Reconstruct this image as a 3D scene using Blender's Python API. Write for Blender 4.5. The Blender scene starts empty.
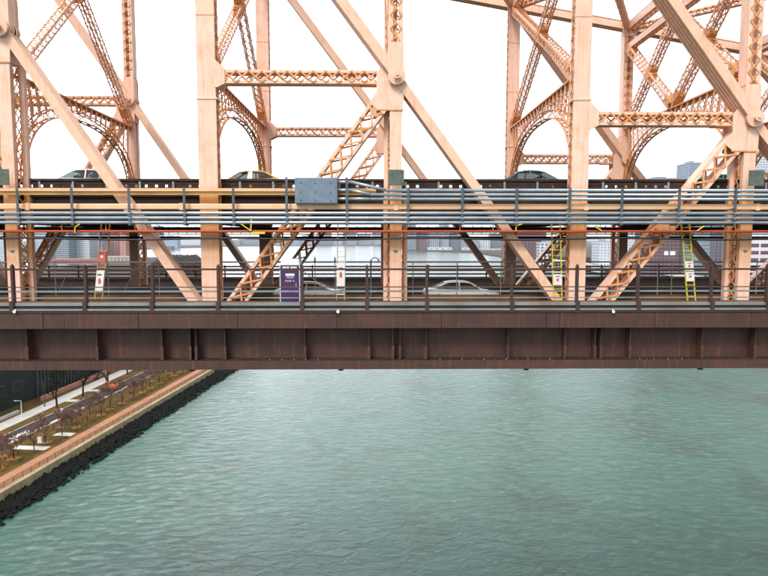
import bpy, math, random
from mathutils import Vector, Matrix, Euler
random.seed(7)
R = math.radians
scn = bpy.context.scene
COL = scn.collection

# ------------------------------------------------------------------ camera
CAMZ = 47.0
PITCH, YAW = 4.67, 0.764
cd = bpy.data.cameras.new('camera')
cd.sensor_width = 36.0
cd.lens = 36.0 * 600.0 / 768.0
cd.clip_start = 0.5
cd.clip_end = 60000
cam = bpy.data.objects.new('camera', cd)
cam.location = (0, 0, CAMZ)
cam.rotation_euler = Euler((R(90 - PITCH), 0, R(-YAW)), 'XYZ')
COL.objects.link(cam)
scn.camera = cam
CROT = cam.rotation_euler.to_matrix()

# ------------------------------------------------------------------ world, sun, exposure
SUN_EL, SUN_AZ = 50.0, -155.0          # azimuth from the view axis (+Y), negative = left
world = bpy.data.worlds.new('World')
scn.world = world
world.use_nodes = True
wn, wl = world.node_tree.nodes, world.node_tree.links
wn.clear()
w_out = wn.new('ShaderNodeOutputWorld')
w_bg = wn.new('ShaderNodeBackground')
w_sky = wn.new('ShaderNodeTexSky')
w_sky.sky_type = 'NISHITA'
w_sky.sun_disc = False
w_sky.sun_elevation = R(SUN_EL)
w_sky.sun_rotation = R(SUN_AZ)
w_sky.dust_density = 3.0
w_sky.air_density = 1.2
w_hsv = wn.new('ShaderNodeHueSaturation')
w_hsv.inputs['Saturation'].default_value = 0.22
w_hsv.inputs['Value'].default_value = 1.2
w_tc = wn.new('ShaderNodeTexCoord')
w_noise = wn.new('ShaderNodeTexNoise')
w_noise.inputs['Scale'].default_value = 2.2
w_noise.inputs['Detail'].default_value = 4.0
w_ramp = wn.new('ShaderNodeMapRange')
w_ramp.inputs['From Min'].default_value = 0.3
w_ramp.inputs['From Max'].default_value = 0.7
w_ramp.inputs['To Min'].default_value = 0.55
w_ramp.inputs['To Max'].default_value = 0.85
w_mix = wn.new('ShaderNodeMix')
w_mix.data_type = 'RGBA'
# cloud deck: thinner and brighter towards the left of the view, all the way round the sky
w_dot = wn.new('ShaderNodeVectorMath')
w_dot.operation = 'DOT_PRODUCT'
w_dot.inputs[1].default_value = (-0.51, 0.82, 0.26)
wl.new(w_tc.outputs['Generated'], w_dot.inputs[0])
w_gr = wn.new('ShaderNodeMapRange')
w_gr.inputs['From Min'].default_value = -1.0
w_gr.inputs['From Max'].default_value = 1.0
w_pow = wn.new('ShaderNodeMath')
w_pow.operation = 'POWER'
w_pow.inputs[1].default_value = 7.0
wl.new(w_gr.outputs['Result'], w_pow.inputs[0])
w_amp = wn.new('ShaderNodeMath')
w_amp.operation = 'MULTIPLY_ADD'
w_amp.inputs[1].default_value = 2.3
w_amp.inputs[2].default_value = 0.52
wl.new(w_pow.outputs[0], w_amp.inputs[0])
wl.new(w_dot.outputs['Value'], w_gr.inputs['Value'])
w_sc = wn.new('ShaderNodeVectorMath')
w_sc.operation = 'SCALE'
w_sc.inputs[0].default_value = (6.3, 6.5, 6.9)
wl.new(w_amp.outputs[0], w_sc.inputs['Scale'])
wl.new(w_sc.outputs['Vector'], w_mix.inputs['B'])
wl.new(w_tc.outputs['Generated'], w_noise.inputs['Vector'])
wl.new(w_noise.outputs['Fac'], w_ramp.inputs['Value'])
wl.new(w_ramp.outputs['Result'], w_mix.inputs['Factor'])
wl.new(w_sky.outputs['Color'], w_hsv.inputs['Color'])
wl.new(w_hsv.outputs['Color'], w_mix.inputs['A'])
wl.new(w_mix.outputs['Result'], w_bg.inputs['Color'])
w_bg.inputs['Strength'].default_value = 0.12
wl.new(w_bg.outputs['Background'], w_out.inputs['Surface'])

sl = bpy.data.lights.new('sun', 'SUN')
sl.energy = 1.5
sl.angle = R(16)
sl.color = (1.0, 0.95, 0.88)
sun = bpy.data.objects.new('sun', sl)
sd = Vector((math.sin(R(SUN_AZ)) * math.cos(R(SUN_EL)), math.cos(R(SUN_AZ)) * math.cos(R(SUN_EL)), math.sin(R(SUN_EL))))
sun.rotation_euler = sd.to_track_quat('Z', 'Y').to_euler()
sun.location = (-60, -60, 150)
COL.objects.link(sun)

vs = scn.view_settings
vs.view_transform = 'Standard'
vs.look = 'None'
vs.gamma = 1.0
vs.use_curve_mapping = False
vs.exposure = 1.12


# ------------------------------------------------------------------ pixel helpers (photo is 768 x 576)
def ray(x, y):
    return CROT @ Vector(((x - 384.0) / 600.0, (288.0 - y) / 600.0, -1.0))


def P(x, y, Y):                       # point on the vertical plane at distance Y
    d = ray(x, y)
    t = Y / d.y
    return Vector((d.x * t, Y, CAMZ + d.z * t))


def G(x, y, z=0.0):                   # point on the level z
    d = ray(x, y)
    t = (z - CAMZ) / d.z
    return Vector((d.x * t, d.y * t, z))


# ------------------------------------------------------------------ materials
MATS = {}


def new_mat(name):
    m = bpy.data.materials.new(name)
    m.use_nodes = True
    nt = m.node_tree
    nt.nodes.clear()
    out = nt.nodes.new('ShaderNodeOutputMaterial')
    b = nt.nodes.new('ShaderNodeBsdfPrincipled')
    nt.links.new(b.outputs[0], out.inputs['Surface'])
    MATS[name] = m
    return m, nt, b, out


def mixrgb(nt, fac, a, b):
    n = nt.nodes.new('ShaderNodeMix')
    n.data_type = 'RGBA'
    for key, v in (('A', a), ('B', b)):
        if isinstance(v, tuple):
            n.inputs[key].default_value = (*v, 1)
        else:
            nt.links.new(v, n.inputs[key])
    if isinstance(fac, float):
        n.inputs['Factor'].default_value = fac
    else:
        nt.links.new(fac, n.inputs['Factor'])
    return n.outputs['Result']


def noise(nt, vec, scale, detail=4.0, rough=0.6, lo=0.35, hi=0.65):
    n = nt.nodes.new('ShaderNodeTexNoise')
    n.inputs['Scale'].default_value = scale
    n.inputs['Detail'].default_value = detail
    n.inputs['Roughness'].default_value = rough
    nt.links.new(vec, n.inputs['Vector'])
    r = nt.nodes.new('ShaderNodeMapRange')
    r.inputs['From Min'].default_value = lo
    r.inputs['From Max'].default_value = hi
    nt.links.new(n.outputs['Fac'], r.inputs['Value'])
    return r.outputs['Result']


def position(nt, scale=(1, 1, 1)):
    g = nt.nodes.new('ShaderNodeNewGeometry')
    mp = nt.nodes.new('ShaderNodeMapping')
    mp.inputs['Scale'].default_value = scale
    nt.links.new(g.outputs['Position'], mp.inputs['Vector'])
    return mp.outputs['Vector']


def simple(name, c1, c2=None, scale=3.0, rough=0.6, metal=0.0, streak=None, streak_amt=0.5, bump=0.0, bump_scale=20.0, dirt=None, dirt_amt=0.5, dirt_scale=0.8):
    m, nt, b, out = new_mat(name)
    c2 = c2 or tuple(v * 0.8 for v in c1)
    col = mixrgb(nt, noise(nt, position(nt), scale), c1, c2)
    if streak:
        f = noise(nt, position(nt, (5.0, 5.0, 0.35)), 1.0, 5.0, 0.7, 0.52, 0.80)
        mu = nt.nodes.new('ShaderNodeMath')
        mu.operation = 'MULTIPLY'
        mu.inputs[1].default_value = streak_amt
        nt.links.new(f, mu.inputs[0])
        col = mixrgb(nt, mu.outputs[0], col, streak)
    if dirt:
        f = noise(nt, position(nt), dirt_scale, 8.0, 0.75, 0.5, 0.78)
        mu = nt.nodes.new('ShaderNodeMath')
        mu.operation = 'MULTIPLY'
        mu.inputs[1].default_value = dirt_amt
        nt.links.new(f, mu.inputs[0])
        col = mixrgb(nt, mu.outputs[0], col, dirt)
    nt.links.new(col, b.inputs['Base Color'])
    b.inputs['Roughness'].default_value = rough
    b.inputs['Metallic'].default_value = metal
    if bump:
        n = nt.nodes.new('ShaderNodeTexNoise')
        n.inputs['Scale'].default_value = bump_scale
        n.inputs['Detail'].default_value = 6
        nt.links.new(position(nt), n.inputs['Vector'])
        bp = nt.nodes.new('ShaderNodeBump')
        bp.inputs['Strength'].default_value = bump
        bp.inputs['Distance'].default_value = 0.05
        nt.links.new(n.outputs['Fac'], bp.inputs['Height'])
        nt.links.new(bp.outputs[0], b.inputs['Normal'])
    return m


def matt(name, v=0.08):
    b = [n for n in MATS[name].node_tree.nodes if n.type == 'BSDF_PRINCIPLED'][0]
    b.inputs['Specular IOR Level'].default_value = v


def paint_with_rivets(name, c1, c2, streak, amt, dirt, damt):
    m = simple(name, c1, c2, 0.9, 0.55, 0, streak, amt, dirt=dirt, dirt_amt=damt, dirt_scale=1.3)
    nt = m.node_tree
    b = [n for n in nt.nodes if n.type == 'BSDF_PRINCIPLED'][0]
    # rust run-off from the deck joints
    g_ = nt.nodes.new('ShaderNodeNewGeometry')
    sp = nt.nodes.new('ShaderNodeSeparateXYZ')
    nt.links.new(g_.outputs['Position'], sp.inputs[0])
    up_ = nt.nodes.new('ShaderNodeMapRange')
    up_.inputs['From Min'].default_value = CAMZ + 3.3
    up_.inputs['From Max'].default_value = CAMZ + 2.6
    nt.links.new(sp.outputs['Z'], up_.inputs['Value'])
    dn_ = nt.nodes.new('ShaderNodeMapRange')
    dn_.inputs['From Min'].default_value = CAMZ - 2.4
    dn_.inputs['From Max'].default_value = CAMZ + 0.9
    nt.links.new(sp.outputs['Z'], dn_.inputs['Value'])
    m1 = nt.nodes.new('ShaderNodeMath')
    m1.operation = 'MULTIPLY'
    nt.links.new(up_.outputs['Result'], m1.inputs[0])
    nt.links.new(dn_.outputs['Result'], m1.inputs[1])
    m2 = nt.nodes.new('ShaderNodeMath')
    m2.operation = 'MULTIPLY'
    nt.links.new(m1.outputs[0], m2.inputs[0])
    nt.links.new(noise(nt, position(nt, (4.0, 4.0, 0.5)), 1.0, 4.0, 0.6, 0.15, 0.60), m2.inputs[1])
    lk = b.inputs['Base Color'].links[0]
    src = lk.from_socket
    nt.links.new(mixrgb(nt, m2.outputs[0], src, (0.70, 0.33, 0.07)), b.inputs['Base Color'])
    v = nt.nodes.new('ShaderNodeTexVoronoi')
    v.inputs['Scale'].default_value = 5.5
    v.inputs['Randomness'].default_value = 0.0
    nt.links.new(position(nt), v.inputs['Vector'])
    r = nt.nodes.new('ShaderNodeMapRange')
    r.inputs['From Min'].default_value = 0.15
    r.inputs['From Max'].default_value = 0.30
    r.inputs['To Min'].default_value = 1
    r.inputs['To Max'].default_value = 0
    nt.links.new(v.outputs['Distance'], r.inputs['Value'])
    bp = nt.nodes.new('ShaderNodeBump')
    bp.inputs['Strength'].default_value = 0.22
    bp.inputs['Distance'].default_value = 0.02
    nt.links.new(r.outputs['Result'], bp.inputs['Height'])
    nt.links.new(bp.outputs[0], b.inputs['Normal'])
    return m


paint_with_rivets('cream_paint', (0.85, 0.57, 0.45), (0.83, 0.52, 0.39), (0.50, 0.19, 0.04), 0.75, (0.60, 0.28, 0.10), 0.55)
simple('eyebar_paint', (0.82, 0.54, 0.40), (0.79, 0.48, 0.33), 1.2, 0.5, 0, (0.40, 0.15, 0.04), 0.5, dirt=(0.42, 0.24, 0.10), dirt_amt=0.4)
simple('shaded_cream_paint', (0.76, 0.38, 0.16), (0.62, 0.26, 0.09), 1.5, 0.6, 0, dirt=(0.30, 0.11, 0.04), dirt_amt=0.6, dirt_scale=1.6)  # cream paint with the orange of shaded steel put into its colour
simple('pipe_paint', (0.82, 0.52, 0.33), (0.78, 0.45, 0.24), 0.6, 0.45, 0, dirt=(0.55, 0.28, 0.09), dirt_amt=0.4, dirt_scale=0.7)
simple('ochre_paint', (0.72, 0.42, 0.13), (0.60, 0.32, 0.09), 0.8, 0.5, 0, dirt=(0.30, 0.12, 0.03), dirt_amt=0.5)
simple('brown_paint', (0.078, 0.032, 0.024), (0.055, 0.024, 0.020), 0.5, 0.6, 0, (0.20, 0.062, 0.018), 0.9, bump=0.25, bump_scale=7, dirt=(0.022, 0.014, 0.012), dirt_amt=0.85, dirt_scale=0.45)
simple('rail_paint', (0.060, 0.028, 0.022), (0.045, 0.020, 0.016), 1.0, 0.55, 0, dirt=(0.11, 0.04, 0.015), dirt_amt=0.6, dirt_scale=2.0)
simple('old_rail', (0.17, 0.10, 0.055), (0.11, 0.06, 0.035), 1.0, 0.5, 0.2, dirt=(0.22, 0.09, 0.02), dirt_amt=0.7, dirt_scale=1.2)
simple('galvanised', (0.42, 0.48, 0.53), (0.33, 0.39, 0.45), 1.5, 0.42, 0.55, dirt=(0.22, 0.20, 0.18), dirt_amt=0.5, dirt_scale=1.1)
simple('bracket_steel', (0.12, 0.15, 0.18), (0.08, 0.10, 0.12), 3.0, 0.5, 0.5)
simple('box_metal', (0.20, 0.26, 0.33), (0.16, 0.21, 0.28), 2.2, 0.45, 0.4, dirt=(0.10, 0.13, 0.17), dirt_amt=0.5, dirt_scale=2.5)
simple('dark_steel', (0.040, 0.032, 0.026), (0.028, 0.022, 0.018), 0.8, 0.75, 0, dirt=(0.09, 0.040, 0.018), dirt_amt=0.5, dirt_scale=0.9)
simple('edge_steel', (0.045, 0.025, 0.020), (0.032, 0.020, 0.017), 0.9, 0.7, 0, dirt=(0.11, 0.045, 0.02), dirt_amt=0.6, dirt_scale=1.2)
simple('red_pipe', (0.46, 0.072, 0.022), (0.36, 0.052, 0.02), 0.9, 0.5, 0, dirt=(0.22, 0.06, 0.02), dirt_amt=0.5)
simple('black_rubber', (0.014, 0.014, 0.015), (0.02, 0.02, 0.02), 4, 0.6)
simple('asphalt', (0.060, 0.060, 0.058), (0.045, 0.045, 0.044), 0.5, 0.9, bump=0.2, bump_scale=30, dirt=(0.10, 0.085, 0.07), dirt_amt=0.5, dirt_scale=0.2)
simple('deck_concrete', (0.15, 0.075, 0.035), (0.10, 0.05, 0.025), 0.6, 0.85, dirt=(0.22, 0.09, 0.03), dirt_amt=0.6, dirt_scale=0.5)
simple('bridge_asphalt', (0.020, 0.016, 0.013), (0.014, 0.012, 0.010), 0.4, 0.9)
simple('kerb_steel', (0.30, 0.33, 0.34), (0.22, 0.24, 0.25), 0.7, 0.45, 0.4, dirt=(0.24, 0.11, 0.04), dirt_amt=0.8, dirt_scale=0.5)
simple('yellow_paint', (0.72, 0.60, 0.02), (0.62, 0.50, 0.02), 3, 0.45)
simple('orange_paint', (0.62, 0.30, 0.09), (0.5, 0.22, 0.07), 3, 0.5)
simple('ladder_alu', (0.50, 0.45, 0.36), (0.42, 0.38, 0.32), 3, 0.4, 0.4)
simple('notice_white', (0.74, 0.73, 0.72), (0.68, 0.67, 0.66), 6, 0.5)
simple('notice_red', (0.62, 0.12, 0.10), None, 6, 0.5)
simple('notice_ink', (0.05, 0.05, 0.06), None, 6, 0.5)
simple('teal_mark', (0.02, 0.22, 0.20), None, 5, 0.5)
simple('cover_green', (0.10, 0.13, 0.10), (0.06, 0.085, 0.07), 3, 0.6, dirt=(0.32, 0.27, 0.14), dirt_amt=0.6, dirt_scale=5)
simple('toilet_purple', (0.060, 0.022, 0.10), (0.05, 0.018, 0.085), 3, 0.4)
simple('toilet_roof', (0.48, 0.55, 0.62), (0.42, 0.48, 0.55), 3, 0.4)
simple('toilet_frame', (0.28, 0.30, 0.34), None, 3, 0.45)
simple('tyre', (0.015, 0.015, 0.015), None, 3, 0.8)
simple('hub_metal', (0.4, 0.4, 0.42), None, 3, 0.35, 0.8)
simple('lamp_red', (0.45, 0.02, 0.02), None, 3, 0.3)
simple('lamp_clear', (0.7, 0.7, 0.7), None, 3, 0.15)
simple('promenade_paving', (0.42, 0.20, 0.10), (0.34, 0.15, 0.075), 0.5, 0.85, dirt=(0.26, 0.14, 0.09), dirt_amt=0.5, dirt_scale=0.3)
simple('sidewalk_concrete', (0.60, 0.57, 0.54), (0.52, 0.49, 0.47), 0.3, 0.85, dirt=(0.40, 0.37, 0.34), dirt_amt=0.4, dirt_scale=0.25)
simple('seawall_concrete', (0.40, 0.33, 0.19), (0.30, 0.23, 0.12), 0.4, 0.9, 0, (0.14, 0.10, 0.05), 0.8, dirt=(0.10, 0.085, 0.05), dirt_amt=0.8, dirt_scale=0.45)
simple('grass', (0.085, 0.072, 0.022), (0.15, 0.085, 0.025), 0.25, 0.95, bump=0.5, bump_scale=6, dirt=(0.20, 0.09, 0.025), dirt_amt=0.7, dirt_scale=0.35)
simple('soil', (0.075, 0.060, 0.045), (0.055, 0.045, 0.036), 0.05, 0.95, dirt=(0.07, 0.075, 0.04), dirt_amt=0.8, dirt_scale=0.03)
simple('leaf_litter', (0.36, 0.15, 0.03), (0.24, 0.10, 0.025), 1.2, 0.95, bump=0.6, bump_scale=8)
simple('rock', (0.014, 0.015, 0.013), (0.009, 0.010, 0.009), 0.6, 0.85, bump=0.4, bump_scale=5)
simple('bark', (0.055, 0.035, 0.028), (0.04, 0.026, 0.02), 2, 0.9)
simple('twig', (0.21, 0.125, 0.105), (0.16, 0.09, 0.075), 0.6, 0.9)
simple('dark_twig', (0.030, 0.028, 0.022), (0.022, 0.022, 0.018), 0.6, 0.9)
simple('wall_pink', (0.56, 0.25, 0.19), (0.48, 0.20, 0.15), 0.4, 0.85)
simple('paint_white', (0.74, 0.73, 0.71), (0.66, 0.65, 0.63), 0.8, 0.6)
simple('facade_dark', (0.030, 0.040, 0.036), (0.022, 0.030, 0.027), 0.08, 0.7, dirt=(0.05, 0.055, 0.04), dirt_amt=0.6, dirt_scale=0.06)
simple('facade_fin', (0.055, 0.085, 0.078), (0.045, 0.07, 0.062), 0.2, 0.5)
simple('digger_orange', (0.70, 0.17, 0.015), (0.62, 0.14, 0.015), 2, 0.45)
simple('digger_black', (0.02, 0.02, 0.022), None, 3, 0.6)
simple('cone_red', (0.62, 0.05, 0.02), None, 3, 0.5)
for nm in ('bridge_asphalt', 'rock', 'dark_steel', 'soil', 'grass', 'deck_concrete', 'edge_steel', 'facade_dark', 'asphalt', 'twig', 'dark_twig', 'bark'):
    matt(nm, 0.05 if nm != 'edge_steel' else 0.2)
# distant facades
simple('fac_white', (0.62, 0.66, 0.72), (0.55, 0.59, 0.65), 0.02, 0.7)
simple('fac_blue', (0.30, 0.37, 0.47), (0.25, 0.32, 0.42), 0.02, 0.6)
simple('fac_grey', (0.26, 0.27, 0.31), (0.21, 0.22, 0.26), 0.02, 0.7)
simple('fac_slate', (0.13, 0.15, 0.19), (0.11, 0.125, 0.16), 0.02, 0.7)
simple('fac_brick', (0.42, 0.17, 0.14), (0.36, 0.14, 0.12), 0.03, 0.8)
simple('fac_maroon', (0.14, 0.055, 0.060), (0.11, 0.045, 0.05), 0.03, 0.8)
simple('fac_beige', (0.46, 0.38, 0.32), (0.40, 0.33, 0.28), 0.03, 0.8)
simple('fac_window', (0.06, 0.075, 0.095), (0.09, 0.11, 0.13), 0.15, 0.25)
simple('fac_window_pale', (0.30, 0.36, 0.43), (0.22, 0.27, 0.33), 0.15, 0.25)
simple('fac_glass', (0.20, 0.27, 0.30), (0.14, 0.20, 0.22), 0.05, 0.2, 0.2)


def car_paint(name, c):
    m = simple(name, c, tuple(v * 0.93 for v in c), 2, 0.28)
    b = [n for n in m.node_tree.nodes if n.type == 'BSDF_PRINCIPLED'][0]
    b.inputs['Coat Weight'].default_value = 0.6
    b.inputs['Coat Roughness'].default_value = 0.08


car_paint('car_white', (0.78, 0.78, 0.78))
car_paint('car_taxi', (0.80, 0.45, 0.03))
car_paint('car_slate', (0.09, 0.11, 0.13))
car_paint('car_green', (0.10, 0.42, 0.12))
car_paint('car_silver', (0.62, 0.62, 0.60))
car_paint('car_dark', (0.03, 0.035, 0.035))

# car glass: real thin glass, mostly see-through
m, nt, b, out = new_mat('car_glass')
tr = nt.nodes.new('ShaderNodeBsdfTransparent')
tr.inputs['Color'].default_value = (0.55, 0.62, 0.62, 1)
mx = nt.nodes.new('ShaderNodeMixShader')
b.inputs['Base Color'].default_value = (0.02, 0.025, 0.028, 1)
b.inputs['Roughness'].default_value = 0.05
rn = noise(nt, position(nt), 1.5)
rr = nt.nodes.new('ShaderNodeMapRange')
rr.inputs['To Min'].default_value = 0.42
rr.inputs['To Max'].default_value = 0.50
nt.links.new(rn, rr.inputs['Value'])
nt.links.new(rr.outputs['Result'], mx.inputs['Fac'])
nt.links.new(tr.outputs[0], mx.inputs[1])
nt.links.new(b.outputs[0], mx.inputs[2])
nt.links.new(mx.outputs[0], out.inputs['Surface'])

# lit windows of the maroon building
m, nt, b, out = new_mat('lit_window')
b.inputs['Base Color'].default_value = (0.8, 0.85, 0.85, 1)
b.inputs['Emission Color'].default_value = (0.8, 0.95, 0.95, 1)
b.inputs['Emission Strength'].default_value = 0.5

# river water
m, nt, b, out = new_mat('river_water')
pos = position(nt, (1, 1, 1))
silt = noise(nt, position(nt, (0.010, 0.006, 1)), 1.0, 3.0, 0.5, 0.35, 0.68)
patch = noise(nt, position(nt, (0.050, 0.030, 1)), 1.0, 6.0, 0.70, 0.50, 0.66)
c = mixrgb(nt, silt, (0.022, 0.082, 0.056), (0.038, 0.108, 0.076))
pm = nt.nodes.new('ShaderNodeMath')
pm.operation = 'MULTIPLY'
pm.inputs[1].default_value = 0.75
nt.links.new(patch, pm.inputs[0])
c = mixrgb(nt, pm.outputs[0], c, (0.018, 0.040, 0.020))
nt.links.new(c, b.inputs['Base Color'])
b.inputs['Roughness'].default_value = 0.10
b.inputs['IOR'].default_value = 1.333


def wave(scale, sc, detail, rough, dist):
    mp = nt.nodes.new('ShaderNodeMapping')
    mp.inputs['Rotation'].default_value = (0, 0, R(-38))
    mp.inputs['Scale'].default_value = sc
    g = nt.nodes.new('ShaderNodeNewGeometry')
    nt.links.new(g.outputs['Position'], mp.inputs['Vector'])
    n = nt.nodes.new('ShaderNodeTexNoise')
    n.inputs['Scale'].default_value = scale
    n.inputs['Detail'].default_value = detail
    n.inputs['Roughness'].default_value = rough
    n.inputs['Distortion'].default_value = dist
    nt.links.new(mp.outputs[0], n.inputs['Vector'])
    return n.outputs['Fac']


h1 = wave(0.52, (0.62, 1.25, 1), 7.0, 0.60, 1.0)
h2 = wave(0.11, (0.6, 1.2, 1), 3.0, 0.5, 0.3)
ad = nt.nodes.new('ShaderNodeMath')
ad.operation = 'MULTIPLY_ADD'
ad.inputs[1].default_value = 1.0
nt.links.new(h2, ad.inputs[0])
nt.links.new(h1, ad.inputs[2])
bp = nt.nodes.new('ShaderNodeBump')
bp.inputs['Strength'].default_value = 1.0
bp.inputs['Distance'].default_value = 0.30
nt.links.new(ad.outputs[0], bp.inputs['Height'])
nt.links.new(bp.outputs[0], b.inputs['Normal'])


# ------------------------------------------------------------------ mesh builder
V = Vector
XA, YA, ZA = V((1, 0, 0)), V((0, 1, 0)), V((0, 0, 1))


class MB:
    def __init__(self):
        self.v, self.f = [], []

    def add(self, vs, fs):
        o = len(self.v)
        self.v += [V(p) for p in vs]
        self.f += [tuple(i + o for i in f) for f in fs]
        return self

    def box(self, x0, x1, y0, y1, z0, z1):
        vs = [(x0, y0, z0), (x1, y0, z0), (x1, y1, z0), (x0, y1, z0), (x0, y0, z1), (x1, y0, z1), (x1, y1, z1), (x0, y1, z1)]
        return self.add(vs, [(0, 3, 2, 1), (4, 5, 6, 7), (0, 1, 5, 4), (1, 2, 6, 5), (2, 3, 7, 6), (3, 0, 4, 7)])

    def beam(self, p0, p1, side, w, h):
        p0, p1, side = V(p0), V(p1), V(side)
        a = (p1 - p0).normalized()
        s = (side - a * side.dot(a)).normalized()
        u = a.cross(s)
        s, u = s * (w / 2), u * (h / 2)
        vs = [p0 - s - u, p0 + s - u, p0 + s + u, p0 - s + u, p1 - s - u, p1 + s - u, p1 + s + u, p1 - s + u]
        return self.add(vs, [(0, 3, 2, 1), (4, 5, 6, 7), (0, 1, 5, 4), (1, 2, 6, 5), (2, 3, 7, 6), (3, 0, 4, 7)])

    def cyl(self, p0, p1, r0, r1=None, n=10, caps=True):
        r1 = r0 if r1 is None else r1
        p0, p1 = V(p0), V(p1)
        a = (p1 - p0).normalized()
        s = a.cross(ZA)
        if s.length < 1e-3:
            s = a.cross(XA)
        s.normalize()
        u = a.cross(s)
        ring0 = [p0 + (s * math.cos(t) + u * math.sin(t)) * r0 for t in [2 * math.pi * k / n for k in range(n)]]
        ring1 = [p1 + (s * math.cos(t) + u * math.sin(t)) * r1 for t in [2 * math.pi * k / n for k in range(n)]]
        fs = [(k, (k + 1) % n, n + (k + 1) % n, n + k) for k in range(n)]
        if caps:
            fs += [tuple(range(n - 1, -1, -1)), tuple(range(n, 2 * n))]
        return self.add(ring0 + ring1, fs)

    def tube(self, pts, r, n=8):
        for a, b_ in zip(pts[:-1], pts[1:]):
            self.cyl(a, b_, r, r, n)
        return self

    def prism(self, poly, y0, y1):            # outline in XZ, thickness along Y
        n = len(poly)
        ar = sum(poly[i][0] * poly[(i + 1) % n][1] - poly[(i + 1) % n][0] * poly[i][1] for i in range(n))
        if ar < 0:
            poly = poly[::-1]
        vs = [(p[0], y0, p[1]) for p in poly] + [(p[0], y1, p[1]) for p in poly]
        fs = [tuple(range(n)), tuple(range(2 * n - 1, n - 1, -1))]
        fs += [(i, n + i, n + (i + 1) % n, (i + 1) % n) for i in range(n)]
        return self.add(vs, fs)

    def slab(self, poly, z0, z1):             # outline in XY, thickness along Z
        n = len(poly)
        ar = sum(poly[i][0] * poly[(i + 1) % n][1] - poly[(i + 1) % n][0] * poly[i][1] for i in range(n))
        if ar < 0:
            poly = poly[::-1]
        vs = [(p[0], p[1], z0) for p in poly] + [(p[0], p[1], z1) for p in poly]
        fs = [tuple(range(n - 1, -1, -1)), tuple(range(n, 2 * n))]
        fs += [(i, (i + 1) % n, n + (i + 1) % n, n + i) for i in range(n)]
        return self.add(vs, fs)

    def lace(self, p0, p1, across, normal, pitch, bw=0.06, th=0.025, double=True):
        """diagonal lacing bars on one face of a member: across = half width vector"""
        p0, p1, across, normal = V(p0), V(p1), V(across), V(normal)
        L = (p1 - p0).length
        k = max(1, round(L / pitch))
        for i in range(k):
            a, b_ = p0.lerp(p1, i / k), p0.lerp(p1, (i + 1) / k)
            sg = 1 if (i % 2 == 0) else -1
            nn = normal.normalized()
            self.beam(a - across * sg, b_ + across * sg, nn, th, bw)
            if double:
                self.beam(a + across * sg + nn * th, b_ - across * sg + nn * th, nn, th, bw)
        return self


ORIG = {}


def empty(name, loc, label=None, cat=None, group=None, rz=0.0):
    o = bpy.data.objects.new(name, None)
    o.empty_display_size = 0.5
    o.location = loc
    o.rotation_euler = (0, 0, rz)
    COL.objects.link(o)
    ORIG[o.name] = V(loc)
    tag(o, label, cat, group)
    return o


def tag(o, label=None, cat=None, group=None, kind=None):
    if label:
        o['label'] = label
    if cat:
        o['category'] = cat
    if group:
        o['group'] = group
    if kind:
        o['kind'] = kind
    return o


def obj(name, mb, mat, parent=None, smooth=False, kind=None, local=False, loc=None):
    """mb in world coordinates unless local; the mesh is stored relative to the thing's base"""
    org = V((0, 0, 0))
    if parent is not None and not local:
        org = ORIG[parent.name]
    elif parent is None and loc is not None:
        org = V(loc)
    me = bpy.data.meshes.new(name)
    me.from_pydata([tuple(p - org) for p in mb.v] if not local else [tuple(p) for p in mb.v], [], mb.f)
    me.materials.append(MATS[mat])
    if smooth:
        me.polygons.foreach_set('use_smooth', [True] * len(me.polygons))
        me.update()
    o = bpy.data.objects.new(name, me)
    COL.objects.link(o)
    if parent is not None:
        o.parent = parent
        ORIG[o.name] = V((0, 0, 0)) if local else org
    else:
        o.location = org
        ORIG[o.name] = org
    if kind:
        o['kind'] = kind
    return o


def copy_tree(o, parent=None):
    c = o.copy()
    COL.objects.link(c)
    c.parent = parent
    for ch in list(o.children):
        copy_tree(ch, c)
    return c


def bevel(o, w=0.03, seg=2):
    md = o.modifiers.new('bevel', 'BEVEL')
    md.width = w
    md.segments = seg
    md.limit_method = 'ANGLE'
    return o


# ------------------------------------------------------------------ setting: water, land
wmb = MB()
wmb.add([(-25000, -3000, 0), (25000, -3000, 0), (25000, 40000, 0), (-25000, 40000, 0)], [(0, 1, 2, 3)])
tag(obj('water', wmb, 'river_water'), kind='structure')

LZ = 3.0                                # island level
sw0, sw1 = G(0, 494, LZ), G(214, 369, LZ)
sdir = (sw1 - sw0)
sw_near = sw0 - sdir.normalized() * 75
shore = [sw_near, sw0, sw1, V((-64, 330, LZ)), V((-150, 600, LZ)), V((-320, 1000, LZ)), V((-440, 1500, LZ))]
isl = [(p.x, p.y) for p in shore] + [(-560, 1450), (-470, 900), (-330, 400), (-300, 20)]
tag(obj('island_ground', MB().slab(isl, -2, LZ), 'soil'), kind='structure')
q = [(-700, 300), (-700, 900), (-800, 1500), (-1050, 2600), (-850, 4200), (0, 4300), (40, 3500), (150, 2450), (330, 2000), (316, 1229), (300, 700), (300, 60), (6000, 60), (6000, 30000), (-9000, 30000), (-9000, 300)]
tag(obj('far_shore_ground', MB().slab(q, -2, 3.2), 'soil'), kind='structure')


# strips along the island shore, measured from the seawall edge (t along, s inland)
sd2 = sdir.normalized()
sn = V((-sd2.y, sd2.x, 0))
if sn.x > 0:
    sn = -sn


def S(t, s, z=LZ):
    p = sw0 + sd2 * t + sn * s
    return V((p.x, p.y, z))


def to_ts(p):
    d = V((p.x, p.y, 0)) - V((sw0.x, sw0.y, 0))
    return d.dot(sd2), d.dot(sn)


SL = sdir.length


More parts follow.
